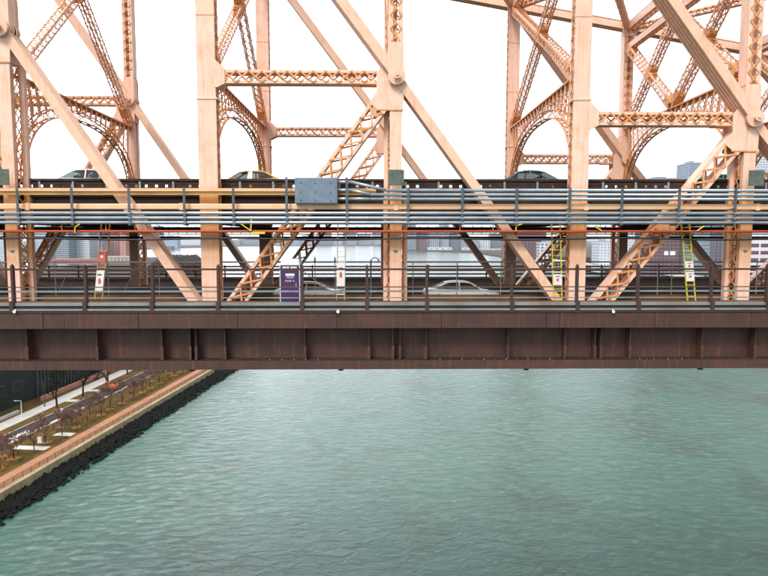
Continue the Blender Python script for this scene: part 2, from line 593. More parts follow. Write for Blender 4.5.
def strip(name, s0, s1, z, mat, t0=-75, t1=SL + 40, th=0.3):
    mb = MB().slab([tuple(S(t0, s0)[:2]), tuple(S(t1, s0)[:2]), tuple(S(t1, s1)[:2]), tuple(S(t0, s1)[:2])], z - th, z)
    o = obj(name, mb, mat)
    tag(o, kind='structure')
    return o



def strip2(name, t0, s00, s01, t1, s10, s11, z, mat, th=0.3):
    mb = MB().slab([tuple(S(t0, s00)[:2]), tuple(S(t1, s10)[:2]), tuple(S(t1, s11)[:2]), tuple(S(t0, s01)[:2])], z - th, z)
    return tag(obj(name, mb, mat), kind='structure')


strip('promenade', 0.9, 5.2, LZ + 0.06, 'promenade_paving')
strip('planting_bed', 5.2, 16.2, LZ + 0.04, 'grass')
strip('road', 16.4, 21.4, LZ + 0.03, 'asphalt')
strip2('verge', -75, 21.4, 22.0, SL + 40, 21.4, 27.5, LZ + 0.07, 'grass')
strip2('sidewalk', -75, 21.45, 25.0, SL + 40, 27.5, 32.0, LZ + 0.11, 'sidewalk_concrete')
strip2('lawn', -75, 25.0, 36.0, SL + 40, 32.0, 38.0, LZ + 0.05, 'grass')
for nm, a, b_ in (('kerb', 16.15, 16.4), ('kerb', 21.3, 21.5)):
    mb = MB().slab([tuple(S(-75, a)[:2]), tuple(S(SL + 40, a)[:2]), tuple(S(SL + 40, b_)[:2]), tuple(S(-75, b_)[:2])], LZ - 0.2, LZ + 0.14)
    tag(obj(nm, mb, 'sidewalk_concrete'), kind='structure')
# pale parking bays / slabs along the road edge, crosswalk bars
t = -2.0
while t < SL + 6:
    ln = random.uniform(2.6, 4.2)
    mb = MB().slab([tuple(S(t, 16.5)[:2]), tuple(S(t + ln, 16.5)[:2]), tuple(S(t + ln, 17.3)[:2]), tuple(S(t, 17.3)[:2])], LZ, LZ + 0.036)
    tag(obj('parking_marking', mb, 'sidewalk_concrete'), kind='structure')
    t += ln + random.uniform(1.0, 2.0)
for k in range(5):
    a = 17.4 + k * 0.78
    mb = MB().slab([tuple(S(18.5, a)[:2]), tuple(S(22.5, a)[:2]), tuple(S(22.5, a + 0.45)[:2]), tuple(S(18.5, a + 0.45)[:2])], LZ, LZ + 0.036)
    tag(obj('crosswalk_bar', mb, 'paint_white'), kind='structure')
mb = MB().slab([tuple(S(27, 17.6)[:2]), tuple(S(33, 17.6)[:2]), tuple(S(33, 19.0)[:2]), tuple(S(27, 19.0)[:2])], LZ, LZ + 0.036)
tag(obj('road_marking', mb, 'paint_white'), kind='structure')
for tt, s0, s1 in ((30, 6.3, 10.5), (21, 6.3, 13.5), (57, 22.2, 27.0), (68, 22.2, 28.0)):
    mb = MB().slab([tuple(S(tt, s0)[:2]), tuple(S(tt + 2.2, s0)[:2]), tuple(S(tt + 2.2, s1)[:2]), tuple(S(tt, s1)[:2])], LZ, LZ + 0.085)
    tag(obj('path', mb, 'sidewalk_concrete'), kind='structure')

# seawall: cap and panels with joints
swall = empty('seawall', S(20, 0, 0), 'stained pale concrete seawall between promenade and river', 'seawall')
cap = MB().slab([tuple(S(-75, -0.15)[:2]), tuple(S(SL + 1, -0.15)[:2]), tuple(S(SL + 1, 0.85)[:2]), tuple(S(-75, 0.85)[:2])], LZ - 0.3, LZ + 0.22)
obj('wall_cap', cap, 'seawall_concrete', swall)
t = -75.0
while t < SL:
    d = 0.06 + random.uniform(0, 0.05)
    p = MB().slab([tuple(S(t + 0.06, -d)[:2]), tuple(S(t + 3.9, -d)[:2]), tuple(S(t + 3.9, 0.6)[:2]), tuple(S(t + 0.06, 0.6)[:2])], 0.6, LZ - 0.3)
    obj('wall_panel', p, 'seawall_concrete', swall)
    t += 4.0

# riprap
rk = MB()
for k in range(5200):
    t = random.uniform(-70, SL + 30)
    s = -abs(random.gauss(0, 1)) * 1.8 - 0.1
    if s < -5.2:
        continue
    z = 1.6 + s * 0.42 + random.uniform(-0.2, 0.3)
    c = S(t, s, z)
    r = random.uniform(0.25, 0.75)
    vs = []
    for dx, dy, dz in ((1, 0, 0), (-1, 0, 0), (0, 1, 0), (0, -1, 0), (0, 0, 1), (0, 0, -1)):
        j = r * random.uniform(0.6, 1.25)
        vs.append(c + V((dx, dy, dz * 0.8)) * j + V((random.uniform(-.1, .1), random.uniform(-.1, .1), 0)))
    rk.add(vs, [(0, 2, 4), (2, 1, 4), (1, 3, 4), (3, 0, 4), (2, 0, 5), (1, 2, 5), (3, 1, 5), (0, 3, 5)])
tag(obj('riprap', rk, 'rock'), 'dark wet boulders heaped along the foot of the seawall', 'rocks', kind='stuff')

# ------------------------------------------------------------------ the bridge
YN, YF = 36.45, 54.45
ZU = CAMZ + 2.9                         # upper roadway
ZL = CAMZ - 4.2                         # lower roadway
ZW = CAMZ - 3.7                         # near outer roadway
X0, X1 = -62.0, 62.0
bridge = empty('steel_bridge', (0, 45, 0), 'cream painted double deck steel truss bridge with brown plate girder', 'bridge')

# panel points: (X, kind, pin height above the camera)
PTS = [(-43.5, 'main', 15.0), (-32.6, 'sub', 0), (-21.6, 'main', 12.1), (-9.9, 'sub', 0), (1.18, 'main', 9.45), (12.15, 'sub', 0), (22.3, 'main', 7.1), (33.0, 'sub', 0), (43.8, 'main', 5.6), (54.5, 'sub', 0)]
ca, cb = P(590, 15, 54.0), P(735, 42, 54.0)
CS = (cb.z - ca.z) / (cb.x - ca.x)


def ztop(X):
    return ca.z + (X - ca.x) * CS - 0.3


ZB = CAMZ - 5.6                         # bottom chord
ARCH = CAMZ + 9.75                      # level of the portal arch's top chord


def eyebar_pack(p0, p1, Y, w, head0=0.0, head1=0.0, n=4, step=0.30, th=0.15, off=0.0):
    """n parallel eyebars from p0 to p1 (XZ), round heads of the given radius"""
    mb = MB()
    a, b_ = V((p0[0], 0, p0[1])), V((p1[0], 0, p1[1]))
    d = (b_ - a).normalized()
    nn = V((-d.z, 0, d.x))
    ang = math.atan2(d.z, d.x)
    out = []

    def head(c, r, ang_out):
        if r <= 0:
            return [(c + nn * (w / 2 if ang_out else -w / 2)), (c - nn * (w / 2 if ang_out else -w / 2))]
        half = math.asin(min(0.99, w / 2 / r))
        base = ang if ang_out else ang + math.pi
        k = 12
        return [c + V((math.cos(base + t), 0, math.sin(base + t))) * r for t in [(math.pi - half) * (1 - 2 * i / k) for i in range(k + 1)]]
    out = head(b_, head1, True) + head(a, head0, False)
    poly = [(p.x, p.z) for p in out]
    for k in range(n):
        y = Y + off + (k - (n - 1) / 2) * step
        mb.prism(poly, y - th / 2, y + th / 2)
    return mb


def laced_member(p0, p1, side, w, d, pitch, flange=0.12, t=0.05, faces='v', bw=0.07):
    """two channels held apart by lacing; side = direction of w"""
    main, lc = MB(), MB()
    p0, p1, side = V(p0), V(p1), V(side)
    a = (p1 - p0).normalized()
    s = (side - a * side.dot(a)).normalized()
    u = a.cross(s)
    for sg in (-1, 1):
        if faces == 'v':
            o = s * (sg * (w / 2 - t / 2))
            main.beam(p0 + o, p1 + o, s, t, d - 0.002)
        for sv in (-1, 1):
            o = s * (sg * (w / 2 - flange / 2)) + u * (sv * (d / 2 - t / 2))
            main.beam(p0 + o, p1 + o, s, flange, t)
            if faces == 'both':
                o = s * (sg * (w / 2 - t / 2)) + u * (sv * (d / 2 - flange / 2 - t / 2))
                main.beam(p0 + o, p1 + o, s, t * 0.98, flange)
    for sv in (-1, 1):
        lc.lace(p0 + u * (sv * (d / 2 + 0.014)), p1 + u * (sv * (d / 2 + 0.014)), s * (w / 2 - flange * 0.4), u * sv, pitch, bw)
        if faces == 'both':
            lc.lace(p0 + s * (sv * (w / 2 + 0.014)), p1 + s * (sv * (w / 2 + 0.014)), u * (d / 2 - flange * 0.4), s * sv, pitch, bw)
    return main, lc


def add_member(name, main, lc, mat='cream_paint'):
    o = obj(name, main, mat, bridge)
    if lc is not None and lc.v:
        obj('lacing', lc, 'shaded_cream_paint', o, kind='stuff')
    return o


def truss(Y):
    f = Y - 0.45                         # front face of the posts
    for i, (X, kind, pz) in enumerate(PTS):
        zt = ztop(X)
        if kind == 'sub':
            w = 1.08 if X < 0 else 0.98
            mb, lc = MB(), MB()
            mb.box(X - w / 2, X + w / 2, f, f + 0.05, ZB, zt)
            mb.box(X - w / 2, X + w / 2, f + 0.75, f + 0.80, ZB, zt)
            for sg in (-1, 1):
                for yy in (f + 0.05, f + 0.65):
                    mb.box(X + sg * (w / 2 - 0.03) - 0.025, X + sg * (w / 2 - 0.03) + 0.025, yy, yy + 0.1, ZB, zt)
                lc.lace((X + sg * (w / 2 - 0.01), f + 0.4, ZB), (X + sg * (w / 2 - 0.01), f + 0.4, zt), YA * 0.33, XA * sg, 0.62, 0.08)
            post = add_member('vertical_post', mb, lc)
            zs = CAMZ + 8.15
            b_ = MB()
            b_.box(X - w / 2 - 0.06, X + w / 2 + 0.10, f - 0.05, f + 0.86, zs, zs + 0.10)
            b_.box(X - w / 2 - 0.012, X + w / 2 + 0.012, f - 0.012, f - 0.001, zs - 5.5, zs - 0.001)
            obj('splice_band', b_, 'cream_paint', post)
            for k in range(int((zt - CAMZ - 4) / 4.2)):
                zz = CAMZ + 12.9 + k * 4.2
                if zz < zt - 1:
                    obj('splice_band', MB().box(X - w / 2 - 0.01, X + w / 2 + 0.01, f - 0.015, f + 0.815, zz, zz + 0.05), 'shaded_cream_paint', post)
            # gusset towards the strut on the right
            if i + 1 < len(PTS):
                pz2 = PTS[i + 1][2]
                zc = CAMZ + pz2
                g = [(X + w / 2 - 0.05, zc + 1.05), (X + w / 2 + 0.12, zc + 0.85), (X + w / 2 + 0.55, zc + 0.45), (X + w / 2 + 0.55, zc - 0.40), (X + w / 2 + 0.1, zc - 0.62), (X + w / 2 - 0.05, zc - 0.62)]
                gm = MB().prism(g, f - 0.03, f + 0.0).prism(g, f + 0.80, f + 0.83)
                obj('gusset_plate', gm, 'cream_paint', post)
        else:
            zp = CAMZ + pz
            zg0, zg1 = zp - 1.9, zp + 2.0
            mb, lc = MB(), MB()
            mb.box(X - 0.36, X + 0.36, f, f + 0.30, ZB, zg0 + 0.01)              # front column
            for sg in (-1, 1):
                mb.box(X + sg * 0.58 - 0.15, X + sg * 0.58 + 0.15, f + 0.75, f + 1.10, ZB, ZU - 0.4)
                outer_ = ((sg < 0) == (X > -5)) and Y < 40
                xo = sg * (0.55 if outer_ else 0.20)
                mb.box(X + xo - 0.15, X + xo + 0.15, f + 0.75, f + 1.10, ZU - 0.4, zg0)
                lc.lace((X + sg * 0.45, f + 0.5, ZB), (X + sg * 0.45, f + 0.5, ZU - 0.4), YA * 0.28 + XA * 0.08 * sg, XA * sg, 0.7, 0.08)
                if outer_:
                    lc.lace((X + xo * 0.8, f + 0.5, ZU - 0.4), (X + xo * 0.8, f + 0.5, zg0), YA * 0.28, XA * sg, 0.7, 0.08)
            lc.lace((X, f + 1.12, ZB), (X, f + 1.12, ZU - 0.4), XA * 0.48, YA, 0.9, 0.09)
            post = add_member('vertical_post', mb, lc)
            # upper laced part
            m2, l2 = laced_member((X, Y, zg1 - 0.02), (X, Y, zt), XA, 0.86, 0.80, 0.75, flange=0.26, bw=0.08)
            up = obj('upper_post', m2, 'cream_paint', post)
            l2o = obj('lacing', l2, 'shaded_cream_paint', post, kind='stuff')
            g = [(X - 0.55, zp + 1.0), (X - 1.14, zp + 0.25), (X - 1.14, zg0), (X + 0.43, zg0), (X + 0.47, zp - 0.8), (X + 0.47, zg1 - 0.4), (X + 0.43, zg1), (X - 0.43, zg1)]
            gm = MB().prism(g, f - 0.04, f - 0.002).prism(g, f + 0.93, f + 0.97)
            gm.box(X - 0.40, X + 0.40, f, f + 0.92, zg0 + 0.02, zg1 - 0.02)
            obj('gusset_plate', gm, 'cream_paint', post)
            sm = MB().box(X - 1.15, X + 0.44, f - 0.052, f - 0.041, zg0 - 0.03, zg0 + 0.05)
            obj('gusset_edge', sm, 'shaded_cream_paint', post)
            pn = MB()
            pn.cyl((X + 0.04, f - 0.62, zp), (X + 0.04, f + 1.2, zp), 0.17, n=18)
            pn.cyl((X + 0.04, f - 0.66, zp), (X + 0.04, f - 0.60, zp), 0.24, n=18)
            pn.cyl((X + 0.04, f - 0.72, zp), (X + 0.04, f - 0.64, zp), 0.10, n=12)
            obj('pin', pn, 'eyebar_paint', post)
            # marker and cover plate on the near truss
            if Y < 40:
                zm = CAMZ - 0.75
                obj('marker', MB().prism([(X - 0.17, zm + 0.08), (X - 0.09, zm - 0.02), (X, zm - 0.10), (X + 0.09, zm - 0.02), (X + 0.17, zm + 0.08)], f - 0.012, f - 0.002), 'teal_mark', post)
                zc = CAMZ + 3.55
                obj('cover_plate', MB().box(X - 0.45, X + 0.46, f - 0.75, f - 0.70, zc - 0.45, zc + 0.46), 'cover_green', post)
        # diagonals
    for i, (X, kind, pz) in enumerate(PTS):
        if kind != 'main':
            continue
        zp = CAMZ + pz
        c = (X + 0.04, zp)
        if i > 0:                                   # up to the top of the sub post on the left
            Xs = PTS[i - 1][0]
            mb = eyebar_pack(c, (Xs, ztop(Xs)), Y, 0.56, 0.52, 0.0, 5, 0.29, 0.14, off=-0.15)
            obj('eyebar_diagonal', mb, 'eyebar_paint', bridge)
            # laced counter diagonal down to the foot of the same sub post
            a = V((X - 0.55, Y, zp - 1.0))
            b_ = V((Xs + 0.3, Y, ZB + 0.2))
            d = (b_ - a).normalized()
            m3, _ = laced_member(a, b_, XA, 1.04, 0.90, 1.0, flange=0.19, bw=0.11)
            _, l3 = laced_member(a + d * 1.0, b_, XA, 1.04, 0.90, 1.0, flange=0.19, bw=0.11)
            cdg = add_member('laced_diagonal', m3, l3)
            perp = V((-d.z, 0, d.x))
            tp = []
            pts = [a + perp * 0.55 - d * 0.3, a + perp * 0.55 + d * 1.0, a - perp * 0.55 + d * 1.0, a - perp * 0.55 - d * 0.3]
            tm = MB().prism([(p.x, p.z) for p in pts], f - 0.03, f - 0.004)
            for pp in (0.44,):
                q0 = a + (b_ - a) * pp
                pts = [q0 + perp * 0.53 - d * 0.7, q0 + perp * 0.53 + d * 0.9, q0 - perp * 0.53 + d * 0.9, q0 - perp * 0.53 - d * 0.7]
                obj('tie_plate', MB().prism([(p.x, p.z) for p in pts], f - 0.085, f - 0.066), 'cream_paint', cdg)
            obj('tie_plate', tm, 'cream_paint', cdg)
            # strut from the sub post to the gusset
            w_ = 0.54
            m4, l4 = laced_member((Xs + w_ + 0.45, Y, zp + 0.02), (X - 1.1, Y, zp + 0.02), ZA, 0.78, 0.80, 0.72, flange=0.17, bw=0.09)
            st = add_member('longitudinal_strut', m4, l4)
            bt = MB()
            bt.box(X - 2.1, X - 1.12, f, f + 0.78, zp - 0.42, zp - 0.36)
            obj('batten_plate', bt, 'shaded_cream_paint', st)
        if i + 1 < len(PTS):                        # down to the foot of the sub post on the right
            Xs = PTS[i + 1][0]
            mb = eyebar_pack(c, (Xs, ZB + 0.3), Y, 0.52, 0.50, 0.0, 4, 0.30, 0.16, off=0.0)
            obj('eyebar_diagonal', mb, 'eyebar_paint', bridge)
    # chords
    for (Xa, Xb) in zip([p[0] for p in PTS[:-1]], [p[0] for p in PTS[1:]]):
        a, b_ = V((Xa, Y, ztop(Xa))), V((Xb, Y, ztop(Xb)))
        mb = MB()
        for off in (-0.35, 0.0, 0.35):
            mb.beam(a + YA * off, b_ + YA * off, YA, 0.14, 0.62)
        mb.beam(a + ZA * 0.33, b_ + ZA * 0.33, YA, 0.95, 0.04)
        obj('top_chord', mb, 'eyebar_paint', bridge)
        for sg in (a,):
            nd = MB().prism([(sg.x - 0.75, sg.z + 0.35), (sg.x + 0.75, sg.z + 0.35), (sg.x + 0.6, sg.z - 0.9), (sg.x - 0.6, sg.z - 0.9)], Y - 0.53, Y - 0.50)
            obj('gusset_plate', nd, 'cream_paint', bridge)
    bm = MB()
    bm.box(PTS[0][0], PTS[-1][0], Y - 0.30, Y + 0.40, ZB - 0.5, ZB + 0.3)
    obj('bottom_chord', bm, 'dark_steel', bridge)


truss(YN)
truss(YF)


# transverse portal frames
def sway(i, X, kind):
    ya, yb = YN + 0.40, YF - 0.5
    if kind == 'main':
        ya = YN + 0.8
    mb, lc = MB(), MB()
    mb.beam((X, ya, ARCH), (X, yb, ARCH), XA, 0.55, 0.10)                      # level top chord
    mb.beam((X, ya, ARCH - 0.16), (X, yb, ARCH - 0.16), XA, 0.06, 0.25)
    yc, hs = (ya + yb) / 2, (yb - ya) / 2
    zs, zc = CAMZ + 3.6, CAMZ + 8.55
    n = 28
    inner, outer = [], []
    for k in range(n + 1):
        t = math.pi * k / n
        ex = 0.82
        cx = math.copysign(abs(math.cos(t)) ** ex, math.cos(t))
        sz = abs(math.sin(t)) ** ex
        inner.append(V((X, yc - (hs - 0.30) * cx, zs + (zc - zs) * sz)))
        outer.append(V((X, yc - (hs + 0.22) * cx, zs + (zc - zs + 0.55) * sz)))
    for k in range(n):
        for sx in (-0.2, 0.2):
            mb.beam(inner[k] + XA * sx, inner[k + 1] + XA * sx, XA, 0.11, 0.07)
        lc.beam(inner[k] + XA * 0.2, inner[k + 1] - XA * 0.2, ZA, 0.05, 0.08)
        lc.beam(inner[k] - XA * 0.2, inner[k + 1] + XA * 0.2, ZA, 0.04, 0.07)
        if outer[k + 1].y > ya - 0.1 and outer[k].y < yb + 0.1:
            for sx in (-0.19, 0.19):
                mb.beam(outer[k] + XA * sx, outer[k + 1] + XA * sx, XA, 0.10, 0.06)
        for sx in (-0.2, 0.2):
            a, b_ = (inner[k], outer[k + 1]) if k % 2 else (outer[k], inner[k + 1])
            lc.beam(a + XA * sx, b_ + XA * sx, XA, 0.03, 0.07)
    for k in range(1, 20):
        y = ya + (yb - ya) * k / 20
        cands = sorted(outer, key=lambda p: abs(p.y - y))
        z = cands[0].z
        if ARCH - z > 0.25:
            lean = 0.35 * (1 if y < yc else -1)
            for sx in (-0.2, 0.2):
                mb.beam((X + sx, y, ARCH - 0.05), (X + sx, y + lean, z), XA, 0.05, 0.16)
            lc.lace((X, y, ARCH - 0.05), (X, y + lean, z), XA * 0.18, YA, 0.45, 0.05)
    add_member('portal_arch', mb, lc, 'shaded_cream_paint')
    zt = ztop(X) - 0.5
    zb = ARCH + 0.2

    def xbrace(p, q_):
        m5, l5 = laced_member(p, q_, XA, 0.62, 0.62, 0.62, flange=0.10, t=0.04, faces='both', bw=0.05)
        o = add_member('sway_brace', m5, l5)
        d = (q_ - p).normalized()
        for fr in (0.06, 0.48, 0.94):
            c_ = p.lerp(q_, fr)
            obj('tie_plate', MB().beam(c_ - d * 0.45, c_ + d * 0.45, XA, 0.66, 0.66), 'shaded_cream_paint', o)
    if X > 15:
        ym = (ya + yb) / 2
        z2 = min(zt, CAMZ + 16.8)
        for u0, u1 in ((ya, ym), (ym, yb)):
            xbrace(V((X - 0.02, u0, zb)), V((X - 0.02, u1, z2)))
            xbrace(V((X + 0.03, u0, z2)), V((X + 0.03, u1, zb)))
        m6, l6 = laced_member((X, ya, z2), (X, yb, z2), XA, 0.5, 0.6, 0.6, flange=0.12)
        add_member('sway_strut', m6, l6)
    else:
        xbrace(V((X - 0.02, ya, zb)), V((X - 0.02, yb, zt)))
        xbrace(V((X + 0.03, ya, zt)), V((X + 0.03, yb, zb)))
    # top strut between the chords
    m6, l6 = laced_member((X, YN, ztop(X) - 0.1), (X, YF, ztop(X) - 0.1), XA, 0.6, 0.7, 0.7, flange=0.12)
    add_member('top_strut', m6, l6)


for i, (X, kind, pz) in enumerate(PTS):
    sway(i, X, kind)
# top laterals
for (A, B) in zip(PTS[:-1], PTS[1:]):
    for ya, yb in ((YN, YF), (YF, YN)):
        m6, l6 = laced_member((A[0], ya, ztop(A[0]) - 0.1), (B[0], yb, ztop(B[0]) - 0.1 + (0.05 if ya < yb else 0)), ZA, 0.45, 0.45, 0.6, flange=0.10)
        add_member('top_lateral', m6, l6)

# upper deck
up = MB()
up.box(X0, X1, YN + 0.75, YF - 0.75, ZU - 0.28, ZU)
obj('upper_roadway', up, 'bridge_asphalt', bridge)
for y, zb in ((YN + 0.62, 0.92), (YN + 3.4, 1.5), (YN + 6.2, 1.5), (YN + 9, 1.5), (YN + 11.8, 1.5), (YN + 14.6, 1.5), (YF - 0.62, 1.35)):
    mb = MB()
    mb.box(X0, X1, y - 0.02, y + 0.02, CAMZ + zb, ZU - 0.30)
    mb.box(X0, X1, y - 0.18, y + 0.18, CAMZ + zb - 0.04, CAMZ + zb)
    mb.box(X0, X1, y - 0.18, y + 0.18, ZU - 0.34, ZU - 0.30)
    obj('stringer', mb, 'dark_steel', bridge)
for X, kind, pz in PTS:
    mb = MB()
    mb.box(X - 0.03, X + 0.03, YN + 0.8, YF - 0.5, CAMZ + 0.95, ZU - 0.36)
    mb.box(X - 0.25, X + 0.25, YN + 0.8, YF - 0.5, CAMZ + 0.90, CAMZ + 0.95)
    obj('floor_beam', mb, 'dark_steel', bridge)
# lower deck
mb = MB().box(X0, X1, YN + 0.6, YF + 5.2, ZL - 0.3, ZL)
obj('lower_roadway', mb, 'bridge_asphalt', bridge)
for X, kind, pz in PTS:
    mb = MB()
    mb.box(X - 0.04, X + 0.04, 32.2, YF + 5.0, ZL - 2.2, ZL - 0.32)
    mb.box(X - 0.28, X + 0.28, 32.2, YF + 5.0, ZL - 2.25, ZL - 2.2)
    obj('floor_beam', mb, 'dark_steel', bridge)
for y in (33.4, 35.0, 39, 42.2, 45.4, 48.6, 51.8, 56.5):
    mb = MB()
    mb.box(X0, X1, y - 0.02, y + 0.02, ZL - 1.1, ZL - 0.31)
    mb.box(X0, X1, y - 0.15, y + 0.15, ZL - 1.14, ZL - 1.1)
    obj('stringer', mb, 'dark_steel', bridge)
mb = MB().box(X0, X1, YF + 5.2, YF + 5.5, ZL - 2.2, ZL + 0.25)
obj('fascia_girder', mb, 'brown_paint', bridge)
# near outer roadway and its plate girder
obj('outer_roadway', MB().box(X0, X1, 31.5, YN - 0.50, ZW - 0.25, ZW), 'deck_concrete', bridge)
obj('inner_kerb', MB().box(X0, X1, YN + 0.72, YN + 1.0, ZW - 0.5, ZW + 0.22), 'deck_concrete', bridge)
gz = lambda v: CAMZ + v
kb = MB()
kb.box(X0, X1, 31.05, 31.5, gz(-3.45), gz(-3.31))
obj('kerb_rail', kb, 'kerb_steel', bridge)
obj('kerb_rail', MB().box(X0, X1, 30.98, 31.06, gz(-3.70), gz(-3.60)), 'kerb_steel', bridge)
obj('kerb_backing', MB().box(X0, X1, 31.08, 31.4, gz(-4.1), gz(-3.452)), 'dark_steel', bridge)
# fascia in bolted lengths
xs = [-62, -47, -34.2, -23.1, -17.2, -16.1, -12.3, -7.2, -2.05, 3.4, 8.9, 9.6, 14.6, 19.7, 30.2, 44, 62]
for a, b_ in zip(xs[:-1], xs[1:]):
    oy = random.uniform(-0.012, 0.012)
    obj('fascia_plate', MB().box(a + 0.012, b_ - 0.012, 31.0 + oy, 31.05, gz(-4.63), gz(-3.80)), 'brown_paint', bridge)
obj('fascia_top_angle', MB().box(X0, X1, 30.94, 31.08, gz(-3.80), gz(-3.74)), 'rail_paint', bridge)
obj('girder_web', MB().box(X0, X1, 31.92, 31.96, gz(-6.36), gz(-4.3)), 'brown_paint', bridge)
obj('fascia_soffit', MB().box(X0, X1, 31.05, 31.92, gz(-4.63), gz(-4.58)), 'dark_steel', bridge)
obj('bottom_flange', MB().box(X0, X1, 31.02, 32.5, gz(-6.42), gz(-6.36)), 'dark_steel', bridge)
obj('bottom_flange_edge', MB().box(X0, X1, 30.98, 31.02, gz(-6.80), gz(-6.34)), 'brown_paint', bridge)
STIFF = [27, 97, 162, 190, 196, 225, 305, 369, 393, 400, 426, 508, 595, 601, 630, 702, 755, 565, -70, -40, 820, 890, 960, -110]
for px in STIFF:
    X = P(px, 350, 31.3).x
    st = MB()
    st.prism([(X - 0.015, gz(-6.34)), (X + 0.015, gz(-6.34)), (X + 0.015, gz(-4.64)), (X - 0.015, gz(-4.64))], 31.30, 31.92)
    st.box(X - 0.07, X + 0.07, 31.28, 31.30, gz(-6.34), gz(-5.62))
    obj('web_stiffener', st, 'brown_paint', bridge)
# bolts on the bottom flange
for px in list(range(270, 330, 12)) + list(range(440, 560, 11)) + list(range(640, 690, 7)):
    p = P(px, 358, 31.25)
    obj('bolt', MB().cyl((p.x, 31.25, gz(-6.36)), (p.x, 31.25, gz(-6.31)), 0.035, n=6), 'old_rail' if px % 2 else 'kerb_steel', bridge)
for px in (341, 526, 700, 192):
    p = P(px, 369, 31.3)
    obj('drain_stub', MB().cyl((p.x, 31.3, gz(-6.92)), (p.x, 31.3, gz(-6.42)), 0.14, n=10), 'dark_steel', bridge)

# ------------------------------------------------------------------ upper deck parapet railing (near side)
def parapet(yy, label):
    r = empty('parapet_railing', (0, yy, ZU), label, 'railing')
    obj('top_rail', MB().box(X0, X1, yy - 0.07, yy + 0.07, gz(3.50), gz(3.64)), 'edge_steel', r)
    obj('middle_rail', MB().box(X0, X1, yy - 0.05, yy + 0.05, gz(3.28), gz(3.41)), 'edge_steel', r)
    obj('base_plate', MB().box(X0, X1, yy - 0.09, yy + 0.03, gz(2.6), gz(3.08)), 'edge_steel', r)
    pick = MB()
    x = X0
    k = 0
    while x < X1:
        k += 1
        wd = 0.44 if (k % 7) else 1.25
        pick.box(x, x + wd, yy - 0.03, yy + 0.03, gz(3.08), gz(3.28))
        x += wd + 0.17
    pick.box(X0, X1, yy - 0.035, yy - 0.031, gz(3.05), gz(3.12))
    obj('pickets', pick, 'edge_steel', r, kind='stuff')
    bk = MB().box(X0, X1, yy + 0.031, yy + 0.05, gz(3.41), gz(3.50))
    obj('back_strip', bk, 'dark_steel', r)
    x = P(7, 186, yy).x - 22.11
    while x < X1:
        if x > X0:
            obj('post', MB().box(x - 0.06, x + 0.06, yy - 0.13, yy - 0.055, gz(2.95), gz(3.46)), 'kerb_steel', r)
        x += 2.01
    return r


parapet(YN + 0.52, 'dark brown slotted steel parapet along the near edge of upper roadway')
fr = parapet(YF + 0.30, 'dark brown slotted steel parapet along the far edge of upper roadway')

# ------------------------------------------------------------------ conduits, pipes in front of the near truss
YC = 35.1
rack = empty('conduit_rack', (0, YC, gz(0.8)), 'rack of grey galvanised conduits on upright brackets along upper deck', 'conduits')
for y in (213.2, 218.0, 222.6):
    z = P(384, y, YC).z
    obj('conduit', MB().cyl((X0, YC, z), (X1, YC, z), 0.095, n=12), 'galvanised', rack, smooth=True)
xb = P(338, 190, YC).x
for (ya_, yb_, xa_, xc_) in ((182.0, 190.2, 351, 386), (190.2, 194.6, 351, 371), (198.8, 199.0, 351, 371)):
    za, zb = P(384, ya_, YC).z, P(384, yb_, YC).z
    pts = [V((xb, YC, za)), V((P(xa_, 190, YC).x, YC, za)), V((P(xc_, 190, YC).x, YC, zb)), V((X1, YC, zb))]
    obj('conduit', MB().tube(pts, 0.09, 12), 'galvanised', rack, smooth=True)
for px in (19, 73, 130, 185, 234, 287, 347, 408, 462, 516, 569, 621, 678, 734, 790, 845, -36, -90):
    p = P(px, 205, YC)
    ytp = 177.5 if px in (287, 347) else 188
    zt, zb = P(384, ytp, YC).z, P(384, 225.5, YC).z
    mb = MB().box(p.x - 0.07, p.x + 0.07, YC - 0.16, YC - 0.11, zb, zt)
    mb.box(p.x - 0.07, p.x - 0.05, YC - 0.11, YC + 0.8, zb, zb + 0.10)
    mb.box(p.x - 0.07, p.x - 0.05, YC - 0.11, YC + 0.8, zb + 0.9, zb + 1.0)
    br = obj('bracket_post', mb, 'bracket_steel', rack)
    for y in (213.2, 218.0, 222.6):
        z = P(384, y, YC).z
        obj('clamp', MB().box(p.x - 0.10, p.x + 0.10, YC - 0.175, YC - 0.161, z - 0.03, z + 0.03), 'galvanised', br)
pz_ = P(384, 206.8, 35.45)
pipe = empty('cream_pipe', (0, 35.45, pz_.z), 'thick cream painted pipe running across the bridge behind grey conduits', 'pipe')
pb = MB().beam((X0, 35.45, pz_.z), (X1, 35.45, pz_.z), YA, 0.26, 0.33)
bevel(obj('pipe_run', pb, 'pipe_paint', pipe), 0.05)
for px in (182, 396, 586, 28, 757, 311):
    p = P(px, 206.8, 35.4)
    obj('pipe_clamp', MB().box(p.x - 0.13, p.x + 0.13, 35.28, 35.8, pz_.z - 0.20, pz_.z + 0.20), 'pipe_paint', pipe)
za, zb = P(384, 188.6, 35.5).z, P(384, 195.0, 35.5).z
xe = P(376, 192, 35.5).x
beam = empty('ochre_beam', (-12, 35.5, zb), 'ochre painted steel angle beam left of the grey junction box', 'beam')
obj('upper_flange', MB().box(X0, xe, 35.38, 35.62, zb + 0.20, za), 'pipe_paint', beam)
obj('lower_web', MB().box(X0, xe, 35.50, 35.58, zb, zb + 0.20), 'ochre_paint', beam)
rz = P(384, 231.4, 35.2).z
rp = empty('red_pipe', (0, 35.2, rz), 'thin rust red pipe slung below the grey conduits', 'pipe')
obj('pipe_run', MB().cyl((X0, 35.2, rz), (X1, 35.2, rz), 0.075, n=10), 'red_pipe', rp, smooth=True)
obj('pipe_ledge', MB().box(X0, X1, 35.28, 35.9, rz - 0.07, rz - 0.03), 'orange_paint', rp)
